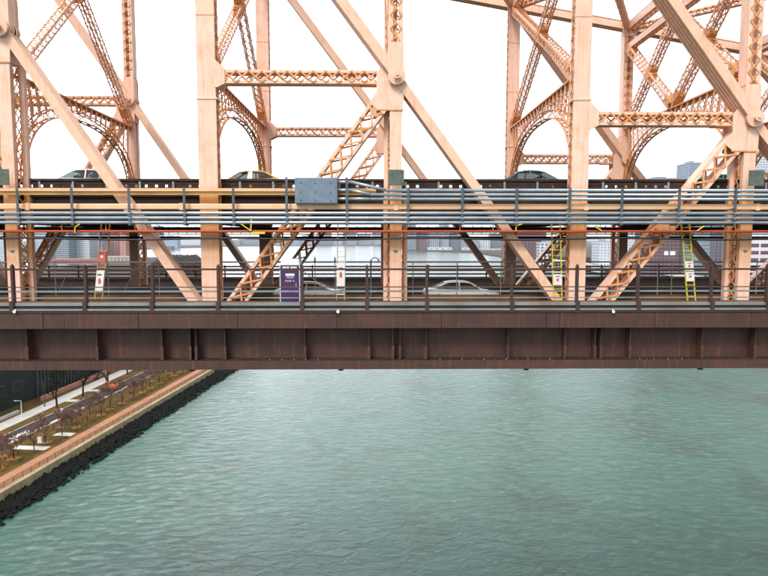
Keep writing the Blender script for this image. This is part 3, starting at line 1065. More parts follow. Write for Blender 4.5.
for px in (62, 106, 135, 348, 460, 493, 735, 250, 600, 690):
    p = P(px, 231, 35.2)
    obj('hanger', MB().cyl((p.x, 35.2, rz), (p.x, 35.2, rz + 0.62), 0.022, n=6), 'orange_paint', rp)
cz = P(384, 239.0, 35.0).z
ct = []
cbm = MB()
prev = None
for k in range(121):
    x = X0 + (X1 - X0) * k / 120
    p = V((x, 35.0, cz + 0.05 * math.sin(x * 0.55)))
    if prev is not None:
        cbm.cyl(prev, p, 0.06, n=6, caps=False)
    prev = p
tag(obj('black_cable', cbm, 'black_rubber', loc=(0, 35.0, cz), smooth=True), 'sagging black cable under the rust red pipe', 'cable')

# junction box
a, b_ = P(294.5, 177.5, 34.85), P(337.5, 203.6, 34.85)
jb = empty('junction_box', ((a.x + b_.x) / 2, 34.85, b_.z), 'large flat grey metal junction box on the conduit rack', 'junction box')
bevel(obj('box_body', MB().box(a.x, b_.x, 34.88, 35.35, b_.z, a.z), 'box_metal', jb), 0.02)
obj('box_cover', MB().box(a.x + 0.05, b_.x - 0.05, 34.855, 34.879, b_.z + 0.05, a.z - 0.05), 'box_metal', jb)
for fx in (0.14, 0.48, 0.84):
    for fz in (0.12, 0.45, 0.80):
        x, z = a.x + (b_.x - a.x) * fx, b_.z + (a.z - b_.z) * fz
        obj('bolt', MB().cyl((x, 34.82, z), (x, 34.856, z), 0.045, n=6), 'bracket_steel', jb)

# yellow safety hooks
for (pts, lab) in (([(75, 233), (75, 227), (80, 224)], 'left end of the red pipe'), ([(241, 224), (251, 231), (251.5, 216)], 'first post'), ([(516, 231), (516, 226), (522, 224)], 'middle diagonal'), ([(594, 226), (602, 231)], 'second tall post'), ([(697, 231), (704, 226)], 'yellow ladder on the right')):
    q_ = [P(px, py, 35.05) for px, py in pts]
    o = obj('yellow_hook', MB().tube(q_, 0.035, 6), 'yellow_paint', loc=q_[0])
    tag(o, 'small bent yellow hook on red pipe near ' + lab, 'hook', 'yellow hooks on the red pipe')
a = P(252, 232.2, 35.0)
tag(obj('yellow_block', MB().box(a.x, a.x + 0.75, 34.98, 35.1, a.z - 0.10, a.z + 0.02), 'yellow_paint', loc=(a.x, 35, a.z)), 'flat yellow clamp block hanging under the red pipe', 'clamp')

# ------------------------------------------------------------------ lower railings
def rail_run(name, y, z, h, mat, par):
    return obj(name, MB().box(X0, X1, y - 0.03, y + 0.03, gz(z) - h / 2, gz(z) + h / 2), mat, par)


near = empty('brown_railing', (0, 31.2, gz(-3.3)), 'dark brown steel railing on the edge of the lower outer roadway', 'railing')
rail_run('top_rail', 31.2, -1.57, 0.10, 'rail_paint', near)
rail_run('rail', 31.24, -2.50, 0.055, 'old_rail', near)
rail_run('rail', 31.24, -2.72, 0.085, 'kerb_steel', near)
rail_run('rail', 31.24, -3.06, 0.055, 'kerb_steel', near)
for px in (12, 85, 152, 218, 302, 367, 427, 512, 577.5, 638.5, 712, 768, 835, 900, -60, -130):
    X = P(px, 285, 31.1).x
    mb = MB().box(X - 0.065, X + 0.065, 31.10, 31.30, gz(-3.74), gz(-1.42))
    mb.prism([(X - 0.065, gz(-1.42)), (X + 0.065, gz(-1.42)), (X, gz(-1.30))], 31.12, 31.28)
    mb.box(X - 0.10, X + 0.10, 30.93, 31.10, gz(-3.74), gz(-3.2))
    obj('post', mb, 'rail_paint', near)

pf = empty('pipe_fence', (0, 37.6, ZW + 0.2), 'thin grey pipe fence along the inner kerb of lower roadway', 'fence')
obj('rail', MB().cyl((X0, 37.6, P(384, 262, 37.6).z), (X1, 37.6, P(384, 262, 37.6).z), 0.028, n=6), 'kerb_steel', pf)
obj('rail', MB().cyl((X0, 37.6, P(384, 278.5, 37.6).z), (X1, 37.6, P(384, 278.5, 37.6).z), 0.02, n=6), 'old_rail', pf)
for px in (55, 108, 159, 246, 315, 335, 413, 457, 501, 658, 672, 757, 610):
    p = P(px, 270, 37.6)
    zt, zb = P(384, 261.5, 37.6).z, P(384, 296, 37.6).z
    mb = MB().cyl((p.x, 37.6, ZW + 0.1), (p.x, 37.6, zt), 0.032, n=6)
    if px in (315, 335):
        mb.cyl((p.x, 37.6, zt), (p.x, 37.6, zt + 0.3), 0.09, 0.03, n=6)
    obj('post', mb, 'kerb_steel', pf)
for (x0_, y0_, x1_, y1_) in ((68, 272, 59, 291), (140, 258, 125, 290), (303, 271, 328, 290)):
    obj('brace', MB().cyl(P(x0_, y0_, 37.5), P(x1_, y1_, 37.5), 0.025, n=6), 'kerb_steel', pf)

far = empty('far_railing', (0, 59.0, ZL), 'dark brown bar railing on far side of the lower roadway against the river', 'railing')
for y in (262.0, 266.5, 270.4, 274.0, 277.6):
    z = P(384, y, 59).z
    obj('rail', MB().box(X0, X1, 58.97, 59.03, z - 0.075, z + 0.075), 'rail_paint', far)
obj('kick_plate', MB().box(X0, X1, 58.95, 59.05, ZL, P(384, 281, 59).z), 'rail_paint', far)
for k in range(44):
    X = X0 + 1.4 + k * 2.86
    obj('post', MB().box(X - 0.06, X + 0.06, 59.04, 59.16, ZL, P(384, 265, 59).z), 'rail_paint', far)
# longitudinal walers under the upper deck on the far side
wr = empty('service_rail', (0, 55.4, gz(0.6)), 'grey service rails hung on the far truss under upper roadway', 'rails')
for z in (1.05, 0.72, 0.45):
    obj('rail', MB().box(X0, X1, 55.36, 55.42, gz(z) - 0.045, gz(z) + 0.045), 'dark_steel', wr)
for k in range(150):
    X = X0 + 0.4 + k * 0.82
    if (k // 9) % 3 != 1:
        obj('picket', MB().box(X - 0.03, X + 0.03, 55.43, 55.47, gz(0.42), gz(1.25)), 'dark_steel', wr)
# dark hanging service pipes under the deck
for n_, (y, z, r) in enumerate(((40.0, 0.60, 0.16), (46.0, 0.75, 0.12), (52.5, 0.12, 0.10))):
    labs = ('thick dark service pipe under the upper roadway nearest the viewer', 'middle dark service pipe under the upper roadway', 'thin dark service pipe under upper roadway by the far truss')
    tag(obj('service_pipe', MB().cyl((X0, y, gz(z)), (X1, y, gz(z)), r, n=10), 'dark_steel', loc=(0, y, gz(z)), smooth=True), labs[n_], 'pipe')


# ------------------------------------------------------------------ ladders
def ladder(bl, br, tl, tr, mat, label, boards, top_mat=None):
    Yl = 35.75
    A, B = P(bl[0], bl[1], Yl), P(br[0], br[1], Yl)
    C, D = P(tl[0], tl[1], Yl), P(tr[0], tr[1], Yl)
    r = empty('ladder', ((A + B) / 2), label, 'ladder', 'ladders leaning on the truss')
    obj('side_rail', MB().beam(A, C, XA, 0.055, 0.09), mat, r)
    obj('side_rail', MB().beam(B, D, XA, 0.055, 0.09), mat, r)
    n = 14
    for k in range(1, n):
        a, b_ = A.lerp(C, k / n), B.lerp(D, k / n)
        obj('rung', MB().cyl(a, b_, 0.022, n=6), mat, r)
    for (y0, y1, m_) in boards:
        t0, t1 = (bl[1] - y0) / (bl[1] - tl[1]), (bl[1] - y1) / (bl[1] - tl[1])
        q_ = [A.lerp(C, t1), B.lerp(D, t1), B.lerp(D, t0), A.lerp(C, t0)]
        bd = obj('notice_board', MB().prism([(p.x, p.z) for p in q_], Yl - 0.10, Yl - 0.06), m_, r)
        cx = sum(p.x for p in q_) / 4
        cz_ = sum(p.z for p in q_) / 4
        h = q_[3].z - q_[0].z
        obj('notice_mark', MB().prism([(cx - 0.07, cz_ - h * .12), (cx + 0.05, cz_ - h * .12), (cx + 0.09, cz_ + h * .02), (cx + 0.02, cz_ + h * .16), (cx - 0.09, cz_ + h * .08)], Yl - 0.112, Yl - 0.101), 'notice_red' if m_ == 'notice_white' else 'notice_white', bd)
        obj('notice_mark', MB().box(cx - 0.13, cx + 0.13, Yl - 0.112, Yl - 0.101, cz_ + h * .27, cz_ + h * .33), 'notice_ink', bd)
    return r


ladder((95, 299), (102.5, 299), (101.5, 224), (110, 224), 'orange_paint', 'orange ladder with a tall white notice board beside the left diagonal', [(270, 292, 'notice_white'), (251, 262, 'notice_red')])
ladder((336.5, 300), (344.5, 300), (338, 224), (346, 224), 'ladder_alu', 'pale aluminium ladder with white notice board below the grey junction box', [(263.5, 286, 'notice_white')])
ladder((553.5, 300), (562, 300), (551.5, 222), (560, 222), 'yellow_paint', 'yellow ladder with a small white notice standing beside the tall post', [(274, 285, 'notice_white')])
ladder((687.5, 302), (695.5, 302), (681, 222), (689, 222), 'yellow_paint', 'yellow ladder with two stacked white notices right of the laced diagonal', [(261, 270.5, 'notice_white'), (271.5, 281, 'notice_white')])

# ------------------------------------------------------------------ portable toilet
YT = 34.2
a, b_ = P(279.3, 259, YT), P(300.3, 300, YT)
wT, xT = b_.x - a.x, (a.x + b_.x) / 2
pt = empty('portable_toilet', (xT, YT, ZW), 'purple portable toilet with pale grey roof on the lower roadway', 'portable toilet')
zt = a.z
obj('cabin', MB().box(a.x + 0.04, b_.x - 0.04, YT + 0.05, YT + 1.15, ZW + 0.1, zt - 0.36), 'toilet_purple', pt)
obj('base', MB().box(a.x - 0.02, b_.x + 0.02, YT - 0.02, YT + 1.2, ZW, ZW + 0.12), 'toilet_frame', pt)
rf = MB()
z1, z2 = zt - 0.36, zt
rf.add([(a.x, YT, z1), (b_.x, YT, z1), (b_.x, YT + 1.2, z1), (a.x, YT + 1.2, z1), (a.x + .10, YT + .25, z2), (b_.x - .10, YT + .25, z2), (b_.x - .10, YT + .95, z2), (a.x + .10, YT + .95, z2)], [(0, 3, 2, 1), (4, 5, 6, 7), (0, 1, 5, 4), (1, 2, 6, 5), (2, 3, 7, 6), (3, 0, 4, 7)])
bevel(obj('roof', rf, 'toilet_roof', pt), 0.05)
for sx in (a.x + 0.03, b_.x - 0.03):
    obj('corner_post', MB().box(sx - 0.03, sx + 0.03, YT, YT + 0.06, ZW + 0.12, z1), 'toilet_roof', pt)
dr = obj('door', MB().box(a.x + 0.12, b_.x - 0.12, YT + 0.012, YT + 0.05, ZW + 0.16, z1 - 0.24), 'toilet_purple', pt)
obj('handle', MB().box(b_.x - 0.26, b_.x - 0.20, YT - 0.02, YT + 0.011, ZW + 1.0, ZW + 1.2), 'toilet_frame', dr)
hd = obj('header', MB().box(a.x + 0.08, b_.x - 0.08, YT + 0.010, YT + 0.05, z1 - 0.22, z1 - 0.02), 'notice_ink', pt)
# blurred white lettering: two short words and a longer one
for (u0, u1) in ((0.15, 0.21), (0.22, 0.28), (0.29, 0.34), (0.36, 0.41), (0.42, 0.47), (0.54, 0.59), (0.60, 0.66), (0.67, 0.73), (0.74, 0.79), (0.80, 0.84)):
    obj('letter', MB().box(a.x + wT * u0, a.x + wT * u1, YT + 0.002, YT + 0.0095, z1 - 0.17, z1 - 0.07), 'notice_white', hd)
lb = obj('door_label', MB().box(a.x + wT * 0.29, a.x + wT * 0.73, YT + 0.004, YT + 0.0115, z1 - 0.60, z1 - 0.47), 'notice_white', pt)
obj('label_band', MB().box(a.x + wT * 0.33, a.x + wT * 0.70, YT + 0.004, YT + 0.0115, z1 - 0.74, z1 - 0.62), 'toilet_frame', pt)
for u0 in (0.27, 0.36, 0.44, 0.52, 0.66):
    obj('letter', MB().box(a.x + wT * u0, a.x + wT * (u0 + 0.05), YT + 0.004, YT + 0.0115, z1 - 0.93, z1 - 0.85), 'toilet_roof', dr)

# gooseneck lamp on the lower roadway
p = P(371, 298, 36.9)
lp = empty('gooseneck_lamp', (p.x, 36.9, ZW), 'small grey gooseneck lamp beside the middle main post', 'lamp')
ztp = P(371, 260, 36.9).z
obj('pole', MB().cyl((p.x, 36.9, ZW), (p.x, 36.9, ztp), 0.05, n=8), 'bracket_steel', lp)
obj('arm', MB().tube([V((p.x, 36.9, ztp)), V((p.x + .15, 36.9, ztp + .14)), V((p.x + .34, 36.9, ztp + .14)), V((p.x + .45, 36.9, ztp + .04))], 0.03, 6), 'bracket_steel', lp)
obj('lamp_head', MB().cyl((p.x + .42, 36.9, ztp + .02), (p.x + .5, 36.9, ztp - .05), 0.04, 0.10, n=10), 'kerb_steel', lp)
# small white fittings on the girder ledge
for px, lab in ((15, 'the left end'), (338, 'the middle'), (613, 'the right half')):
    p = P(px, 311.5, 30.9)
    mb = MB().cyl((p.x, 30.92, p.z), (p.x, 30.82, p.z), 0.05, 0.085, n=10)
    mb.box(p.x - 0.03, p.x + 0.03, 30.92, 30.96, p.z - 0.05, p.z + 0.12)
    tag(obj('white_fitting', mb, 'notice_white', loc=p), 'tiny white fitting on the brown girder ledge at ' + lab, 'fitting', 'white fittings on the girder')


# ------------------------------------------------------------------ cars
def car(loc, rz, paint, label, L=4.6, H=1.45, taxi=False, W=1.80):
    r = empty('car', loc, label, 'car', 'cars on the bridge', rz)
    hw = W / 2
    st = [(-L / 2, .45, .78, .72), (-L / 2 + .12, .28, .90, .84), (-L / 2 + .7, .22, .97, .89), (-1.2, .2, .96, hw), (0, .2, .94, hw), (1.2, .2, .93, hw), (L / 2 - .6, .22, .84, .88), (L / 2 - .12, .28, .72, .80), (L / 2, .42, .62, .68)]
    mb = MB()
    rings = []
    for x, z0, z1, w in st:
        rings.append([V((x, -w * .94, z0)), V((x, -w, (z0 + z1) / 2)), V((x, -w * .95, z1 - .05)), V((x, -w * .80, z1)), V((x, w * .80, z1)), V((x, w * .95, z1 - .05)), V((x, w, (z0 + z1) / 2)), V((x, w * .94, z0))])
    for k in range(len(rings)):
        mb.v += rings[k]
    n = 8
    for k in range(len(rings) - 1):
        for j in range(n):
            mb.f.append((k * n + j, k * n + (j + 1) % n, (k + 1) * n + (j + 1) % n, (k + 1) * n + j))
    mb.f.append(tuple(range(n - 1, -1, -1)))
    mb.f.append(tuple(range((len(rings) - 1) * n, len(rings) * n)))
    obj('body', mb, paint, r, smooth=True, local=True)
    # roof
    rs = [(-1.05, H - .10), (-.75, H - .03), (-.2, H), (.25, H - .02), (.62, H - .10)]
    mb = MB()
    for x, z in rs:
        mb.v += [V((x, -.62, z - .05)), V((x, -.50, z)), V((x, 0, z + .015)), V((x, .50, z)), V((x, .62, z - .05)), V((x, .60, z - .09)), V((x, -.60, z - .09))]
    n = 7
    for k in range(len(rs) - 1):
        for j in range(n):
            mb.f.append((k * n + j, (k + 1) * n + j, (k + 1) * n + (j + 1) % n, k * n + (j + 1) % n))
    mb.f.append(tuple(range(n)))
    mb.f.append(tuple(range(len(rs) * n - 1, (len(rs) - 1) * n - 1, -1)))
    obj('roof', mb, paint, r, smooth=True, local=True)
    for sg in (-1, 1):
        pa = [((1.35, .74, .90), (.60, .60, H - .12)), ((-.15, .79, .92), (-.15, .61, H - .07)), ((-1.85, .72, .93), (-1.0, .60, H - .13))]
        for (q0, q1) in pa:
            obj('pillar', MB().beam((q0[0], sg * q0[1], q0[2]), (q1[0], sg * q1[1], q1[2]), YA, .05, .075), paint, r, local=True)
        for (qa, qb) in ((pa[0], pa[1]), (pa[1], pa[2])):
            vs_ = [V((qa[0][0], sg * (qa[0][1] - .01), qa[0][2])), V((qb[0][0], sg * (qb[0][1] - .01), qb[0][2])), V((qb[1][0], sg * (qb[1][1] - .01), qb[1][2])), V((qa[1][0], sg * (qa[1][1] - .01), qa[1][2]))]
            obj('side_window', MB().add(vs_, [(0, 1, 2, 3)]), 'car_glass', r, local=True)
        obj('headlight', MB().box(L / 2 - .16, L / 2 - .02, sg * .62 - .14, sg * .62 + .14, .55, .68), 'lamp_clear', r, local=True)
        obj('tail_light', MB().box(-L / 2 - .01, -L / 2 + .1, sg * .60 - .13, sg * .60 + .13, .62, .78), 'lamp_red', r, local=True)
        obj('seat_row', MB().box(-.95, -.75, sg * .36 - .26, sg * .36 + .26, .6, 1.12), 'digger_black', r, local=True)
        for wx in (-L / 2 + .95, L / 2 - .9):
            wh = obj('wheel', MB().cyl((wx, sg * (hw - .20), .32), (wx, sg * (hw + .005), .32), .32, n=20), 'tyre', r, local=True)
            obj('rim', MB().cyl((wx, sg * (hw - .02), .32), (wx, sg * (hw + .015), .32), .20, n=14), 'hub_metal', wh, local=True)
    obj('windscreen', MB().add([(1.33, -.72, .91), (1.33, .72, .91), (.62, .58, H - .13), (.62, -.58, H - .13)], [(0, 1, 2, 3)]), 'car_glass', r, local=True)
    obj('rear_window', MB().add([(-1.83, -.70, .94), (-1.83, .70, .94), (-1.02, .58, H - .14), (-1.02, -.58, H - .14)], [(0, 1, 2, 3)]), 'car_glass', r, local=True)
    if taxi:
        obj('roof_sign', MB().prism([(-.25, H + .0), (.25, H + .0), (.15, H + .15), (-.15, H + .15)], -.15, .15), 'lamp_clear', r, local=True)
    return r


def at_x(px, Y):
    return P(px, 200, Y).x


car((at_x(94, 39.4), 39.4, ZU), 0, 'car_white', 'white saloon car on the upper roadway behind left diagonal', H=1.55)
car((at_x(252, 39.6), 39.6, ZU), math.pi, 'car_taxi', 'yellow taxi with roof sign on the upper roadway', H=1.50, taxi=False)
car((at_x(525, 39.4), 39.4, ZU), math.pi, 'car_slate', 'dark slate saloon car on the upper roadway', H=1.52, L=4.8)
car((at_x(719, 43.5), 43.5, ZU), 0, 'car_green', 'green cab on the upper roadway behind the right laced diagonal', H=1.72)
car((at_x(461, 39.5), 39.5, ZL), 0, 'car_white', 'white roofed car on the lower roadway right of the middle post', H=1.47, L=4.9)
car((at_x(309, 39.5), 39.5, ZL), 0, 'car_silver', 'silver car on lower roadway half hidden by the purple toilet', H=1.40)

# ------------------------------------------------------------------ island things
# promenade railing
pr = empty('promenade_railing', S(20, 1.05, LZ + 0.06), 'rusty brown promenade railing along the seawall', 'railing')
postme = None
t = -60.0
while t < SL + 20:
    q_ = S(t, 1.05, LZ)
    obj('post', MB().box(q_.x - .05, q_.x + .05, q_.y - .05, q_.y + .05, LZ + 0.06, LZ + 1.2), 'old_rail', pr)
    t += 2.4
for z in (1.18, 0.8, 0.45):
    obj('rail', MB().beam(S(-60, 1.05, LZ + z), S(SL + 20, 1.05, LZ + z), ZA, .07, .06), 'old_rail', pr)


pk = MB()
t = -60.0
while t < SL + 20:
    pk.beam(S(t, 1.05, LZ + 0.2), S(t, 1.05, LZ + 1.16), XA, .045, .045)
    t += 0.3
obj('pickets', pk, 'old_rail', pr, kind='stuff')


def branch_tree(seed, h, spread, levels=4, r0=0.11, nch=(3, 5)):
    rnd = random.Random(seed)
    tr_, tw = MB(), MB()

    def grow(p, d, ln, r, lv):
        e = p + d * ln
        mbb = tr_ if lv == 0 else tw
        mbb.cyl(p, e, r, r * 0.62, n=6 if lv == 0 else (4 if lv < 3 else 3), caps=False)
        if lv >= levels:
            return
        for k in range(rnd.randint(*nch)):
            az = rnd.uniform(0, 2 * math.pi)
            tilt = rnd.uniform(0.35, 0.95) * spread
            s_ = d.cross(V((math.cos(az), math.sin(az), 0.3))).normalized()
            nd = (d * math.cos(tilt) + s_ * math.sin(tilt) + ZA * 0.12).normalized()
            st_ = p.lerp(e, rnd.uniform(0.55, 1.0))
            grow(st_, nd, ln * rnd.uniform(0.55, 0.8), max(r * 0.55, 0.024), lv + 1)
    grow(V((0, 0, -0.1)), V((rnd.uniform(-.06, .06), rnd.uniform(-.06, .06), 1)).normalized(), h * 0.36, r0, 0)
    return tr_, tw


def tree_proto(name, seed, h, spread, mat, levels, r0):
    tr_, tw = branch_tree(seed, h, spread, levels, r0)
    r = empty(name, (0, 0, 0))
    obj('trunk', tr_, 'bark', r, local=True)
    obj('crown', tw, mat, r, local=True)
    return r


ordn = ['first', 'second', 'third', 'fourth', 'fifth', 'sixth', 'seventh', 'eighth', 'ninth', 'tenth', 'eleventh', 'twelfth', 'thirteenth', 'fourteenth', 'fifteenth', 'sixteenth', 'seventeenth', 'eighteenth', 'nineteenth', 'twentieth']
protos = [tree_proto('bare_tree', 11 + k, 6.6, 0.95, 'twig', 5, 0.13) for k in range(3)]
spots = []
t = 6.0
while t < SL + 8:
    spots.append((t, random.uniform(8.2, 9.6)))
    t += random.uniform(4.6, 6.0)
used = [False] * 3
litter = []
for k, (tt, ss) in enumerate(spots[:20]):
    j = k % 3
    o = protos[j] if not used[j] else copy_tree(protos[j])
    used[j] = True
    p = S(tt, ss, LZ + 0.04)
    o.location = p
    o.rotation_euler = (0, 0, random.uniform(0, 6.28))
    sc = random.uniform(0.85, 1.2)
    o.scale = (sc, sc, sc)
    tag(o, f'{ordn[k]} small bare brown tree along the promenade, counted from the left edge', 'tree', 'bare trees along the promenade')
    litter.append(p)
spots2 = [(8, 13.2), (17, 12.6), (36, 12.4), (47, 12.0), (82, 12.4), (93, 12.1)]
for k, (tt, ss) in enumerate(spots2):
    o = copy_tree(protos[k % 3])
    p = S(tt, ss, LZ + 0.04)
    o.location = p
    o.rotation_euler = (0, 0, random.uniform(0, 6.28))
    sc = random.uniform(0.75, 1.0)
    o.scale = (sc, sc, sc)
    tag(o, f'{ordn[k]} bare brown tree in the bed beside the road, counted from the left edge', 'tree', 'bare trees beside the road')
    litter.append(p)
for k, p in enumerate(litter):
    if k % 4 == 3:
        continue
    n = 12
    poly = [(p.x + math.cos(2 * math.pi * i / n) * random.uniform(.7, 1.5), p.y + math.sin(2 * math.pi * i / n) * random.uniform(.7, 1.5)) for i in range(n)]
    tag(obj('leaf_litter', MB().slab(poly, LZ, LZ + 0.055 + 0.004 * (k % 3)), 'leaf_litter'), kind='structure')
# dead grass and low planting in the bed
gc = MB()
for k in range(9000):
    tt, ss = random.uniform(-20, SL + 25), random.uniform(6.5, 16.0)
    if random.random() < 0.5:
        ss = random.choice((7.2, 11.3, 15.0)) + random.gauss(0, 0.6)
        if not 6.4 < ss < 16.0:
            continue
    if 20.8 < tt < 23.4 or 29.8 < tt < 32.4:
        continue
    p = S(tt, ss, LZ + 0.03)
    a_ = random.uniform(0, 6.28)
    hgt, wd = random.uniform(.1, .35), random.uniform(.05, .14)
    dx, dy = math.cos(a_) * wd, math.sin(a_) * wd
    lx, ly = random.uniform(-.2, .2), random.uniform(-.2, .2)
    gc.add([(p.x - dx, p.y - dy, p.z), (p.x + dx, p.y + dy, p.z), (p.x + lx, p.y + ly, p.z + hgt)], [(0, 1, 2)])
tag(obj('dry_planting', gc, 'grass'), 'dry low grasses filling the bed between road and promenade', 'grass', kind='stuff')

# street trees by the sidewalk
sproto = [tree_proto('street_tree', 41 + k, 13.0, 0.75, 'dark_twig', 5, 0.30) for k in range(2)]
slab = ('dark bare street tree next to the red and white barrier', 'dark bare street tree between barrier and orange excavator', 'dark bare street tree just behind the orange excavator', 'farthest dark bare street tree near the girder')
for k, (tt, ss) in enumerate(((49.5, 22.3), (62.3, 23.2), (77, 24.3), (90, 25.0))):
    o = sproto[k] if k < 2 else copy_tree(sproto[k % 2])
    o.location = S(tt, ss, LZ + 0.07)
    o.rotation_euler = (0, 0, k * 1.3)
    tag(o, slab[k], 'tree', 'street trees beside the sidewalk')

# lamp posts
def lamp_post(tt, ss, h, mat, label):
    p = S(tt, ss, LZ + 0.1)
    r = empty('lamp_post', p, label, 'lamp post', 'lamp posts by the sidewalk')
    obj('pole', MB().cyl(p, p + ZA * h, 0.13, 0.08, n=10), mat, r)
    obj('base', MB().cyl(p, p + ZA * 0.5, 0.22, 0.18, n=10), mat, r)
    hd_ = obj('lamp_arm', MB().beam(p + ZA * h, p + ZA * (h + 0.1) + V((-1.1, -.2, 0)), ZA, .08, .08), mat, r)
    q_ = p + ZA * (h + 0.1) + V((-1.1, -.2, 0))
    obj('lamp_head', MB().box(q_.x - .45, q_.x + .1, q_.y - .14, q_.y + .14, q_.z - .08, q_.z + .06), mat, hd_)


lamp_post(42.1, 26.6, 4.2, 'paint_white', 'short white lamp post at the left edge of the sidewalk')
lamp_post(52, 27.4, 6.5, 'bracket_steel', 'tall grey lamp post in front of the dark building')
lamp_post(69, 12.0, 6.5, 'bracket_steel', 'slim grey lamp post among the bare trees beside the road')

# barrier
p = S(47, 20.6, LZ + 0.03)
br = empty('road_barrier', p, 'red and white plastic barrier at the edge of the road', 'barrier')
for k, mt in enumerate(('cone_red', 'paint_white')):
    x = p.x - 0.65 + k * 1.1
    mb = MB().add([(x, p.y - .3, p.z), (x + 1.08, p.y - .3, p.z), (x + 1.08, p.y + .3, p.z), (x, p.y + .3, p.z), (x + .04, p.y - .1, p.z + 1.1), (x + 1.04, p.y - .1, p.z + 1.1), (x + 1.04, p.y + .1, p.z + 1.1), (x + .04, p.y + .1, p.z + 1.1)], [(0, 3, 2, 1), (4, 5, 6, 7), (0, 1, 5, 4), (1, 2, 6, 5), (2, 3, 7, 6), (3, 0, 4, 7)])
    obj('barrier_block', mb, mt, br)
# hydrant-like bollard on the sidewalk
p = S(45.5, 23.4, LZ + 0.11)
bl = empty('bollard', p, 'small brown bollard standing on the pale sidewalk', 'bollard')
obj('shaft', MB().cyl(p, p + ZA * 0.75, 0.17, 0.14, n=10), 'wall_pink', bl)
obj('cap', MB().cyl(p + ZA * 0.75, p + ZA * 0.95, 0.2, 0.06, n=10), 'wall_pink', bl)
# white utility cabinet
p = S(25.3, 10.2, LZ + 0.04)
ub = empty('utility_cabinet', p, 'white utility cabinet on a grey post in the planting bed', 'cabinet')
obj('cabinet', MB().box(p.x - .4, p.x + .4, p.y - .25, p.y + .25, p.z + .05, p.z + 1.3), 'paint_white', ub)
obj('mast', MB().cyl(p + ZA * 1.3, p + ZA * 3.0, .10, n=8), 'kerb_steel', ub)
obj('plinth', MB().box(p.x - .5, p.x + .5, p.y - .35, p.y + .35, p.z - .02, p.z + .05), 'sidewalk_concrete', ub)

# pink wall in front of the dark building
pw = empty('pink_wall', S(75, 32, LZ), 'low salmon pink brick wall in front of the dark building', 'wall')
t = 57.0
while t < 118:
    s0 = 31.6 + (t - 57) * 0.02
    mb = MB().slab([tuple(S(t, s0)[:2]), tuple(S(t + 5.9, s0 + .1)[:2]), tuple(S(t + 5.9, s0 + .6)[:2]), tuple(S(t, s0 + .5)[:2])], LZ, LZ + 1.15)
    w_ = obj('wall_section', mb, 'wall_pink', pw)
    mb = MB().slab([tuple(S(t, s0 - .08)[:2]), tuple(S(t + 5.9, s0 + .02)[:2]), tuple(S(t + 5.9, s0 + .68)[:2]), tuple(S(t, s0 + .58)[:2])], LZ + 1.15, LZ + 1.27)
    obj('coping', mb, 'wall_pink', w_)
    t += 6.0
# retaining wall bit left of it
rw = MB().slab([tuple(S(30, 29.5)[:2]), tuple(S(46, 30.0)[:2]), tuple(S(46, 30.6)[:2]), tuple(S(30, 30.1)[:2])], LZ, LZ + 0.8)
tag(obj('retaining_wall', rw, 'sidewalk_concrete', loc=S(38, 30, LZ)), 'low grey retaining wall left of the white lamp post', 'wall')

# dark building
db = empty('dark_building', S(60, 40, LZ), 'large dark green building with upright fins behind the pink wall', 'building')
mb = MB().slab([tuple(S(-40, 35.2)[:2]), tuple(S(140, 35.6)[:2]), tuple(S(140, 62)[:2]), tuple(S(-40, 62)[:2])], LZ - 1, LZ + 22)
obj('wall', mb, 'facade_dark', db)
mb = MB().slab([tuple(S(-40.3, 34.8)[:2]), tuple(S(140.3, 35.2)[:2]), tuple(S(140.3, 62.4)[:2]), tuple(S(-40.3, 62.4)[:2])], LZ + 22, LZ + 22.7)
obj('roof_edge', mb, 'facade_dark', db)
for k in range(52):
    t = 60 + k * 1.5
    mb = MB().slab([tuple(S(t, 34.7)[:2]), tuple(S(t + .35, 34.7)[:2]), tuple(S(t + .35, 35.25)[:2]), tuple(S(t, 35.25)[:2])], LZ, LZ + 21)
    obj('fin', mb, 'facade_fin', db)
for k in range(14):
    t = -30 + k * 6.2
    for z in (4.0, 10.0, 16.0):
        mb = MB().slab([tuple(S(t, 35.0)[:2]), tuple(S(t + 3.6, 35.0)[:2]), tuple(S(t + 3.6, 35.3)[:2]), tuple(S(t, 35.3)[:2])], LZ + z, LZ + z + 2.6)
        wn_ = obj('window', mb, 'facade_fin', db)
        mb = MB().slab([tuple(S(t + .15, 34.97)[:2]), tuple(S(t + 3.45, 34.97)[:2]), tuple(S(t + 3.45, 34.995)[:2]), tuple(S(t + .15, 34.995)[:2])], LZ + z + .15, LZ + z + 2.45)
        obj('pane', mb, 'facade_dark', wn_)

# excavator
p = S(69.5, 19.0, LZ + 0.03)
ex = empty('excavator', p, 'orange excavator with folded black boom on the road', 'excavator', rz=R(168))


def lo(name, mb, mat, par=None):
    return obj(name, mb, mat, par or ex, local=True)


for sg in (-1, 1):
    tk = [(-1.5, .1), (-1.7, .35), (-1.5, .65), (1.5, .65), (1.7, .35), (1.5, .1)]
    lo('track', MB().prism(tk, sg * .95 - .28, sg * .95 + .28), 'digger_black')
lo('slew_ring', MB().cyl((0, 0, .6), (0, 0, .85), .6, n=16), 'digger_black')
bevel(lo('house', MB().prism([(-1.75, .85), (1.1, .85), (1.1, 1.5), (.2, 1.75), (-1.75, 1.85)], -1.1, 1.1), 'digger_orange'), .08)
bevel(lo('counterweight', MB().box(-2.05, -1.74, -1.05, 1.05, .9, 1.8), 'digger_orange'), .08)
cb_ = lo('cab', MB().prism([(.1, 1.5), (1.35, 1.3), (1.4, 1.9), (1.0, 2.75), (.15, 2.75)], .15, 1.05), 'digger_orange')
lo('window', MB().prism([(.25, 1.75), (1.22, 1.75), (1.25, 1.95), (.95, 2.6), (.28, 2.6)], 1.051, 1.065), 'fac_window', cb_)
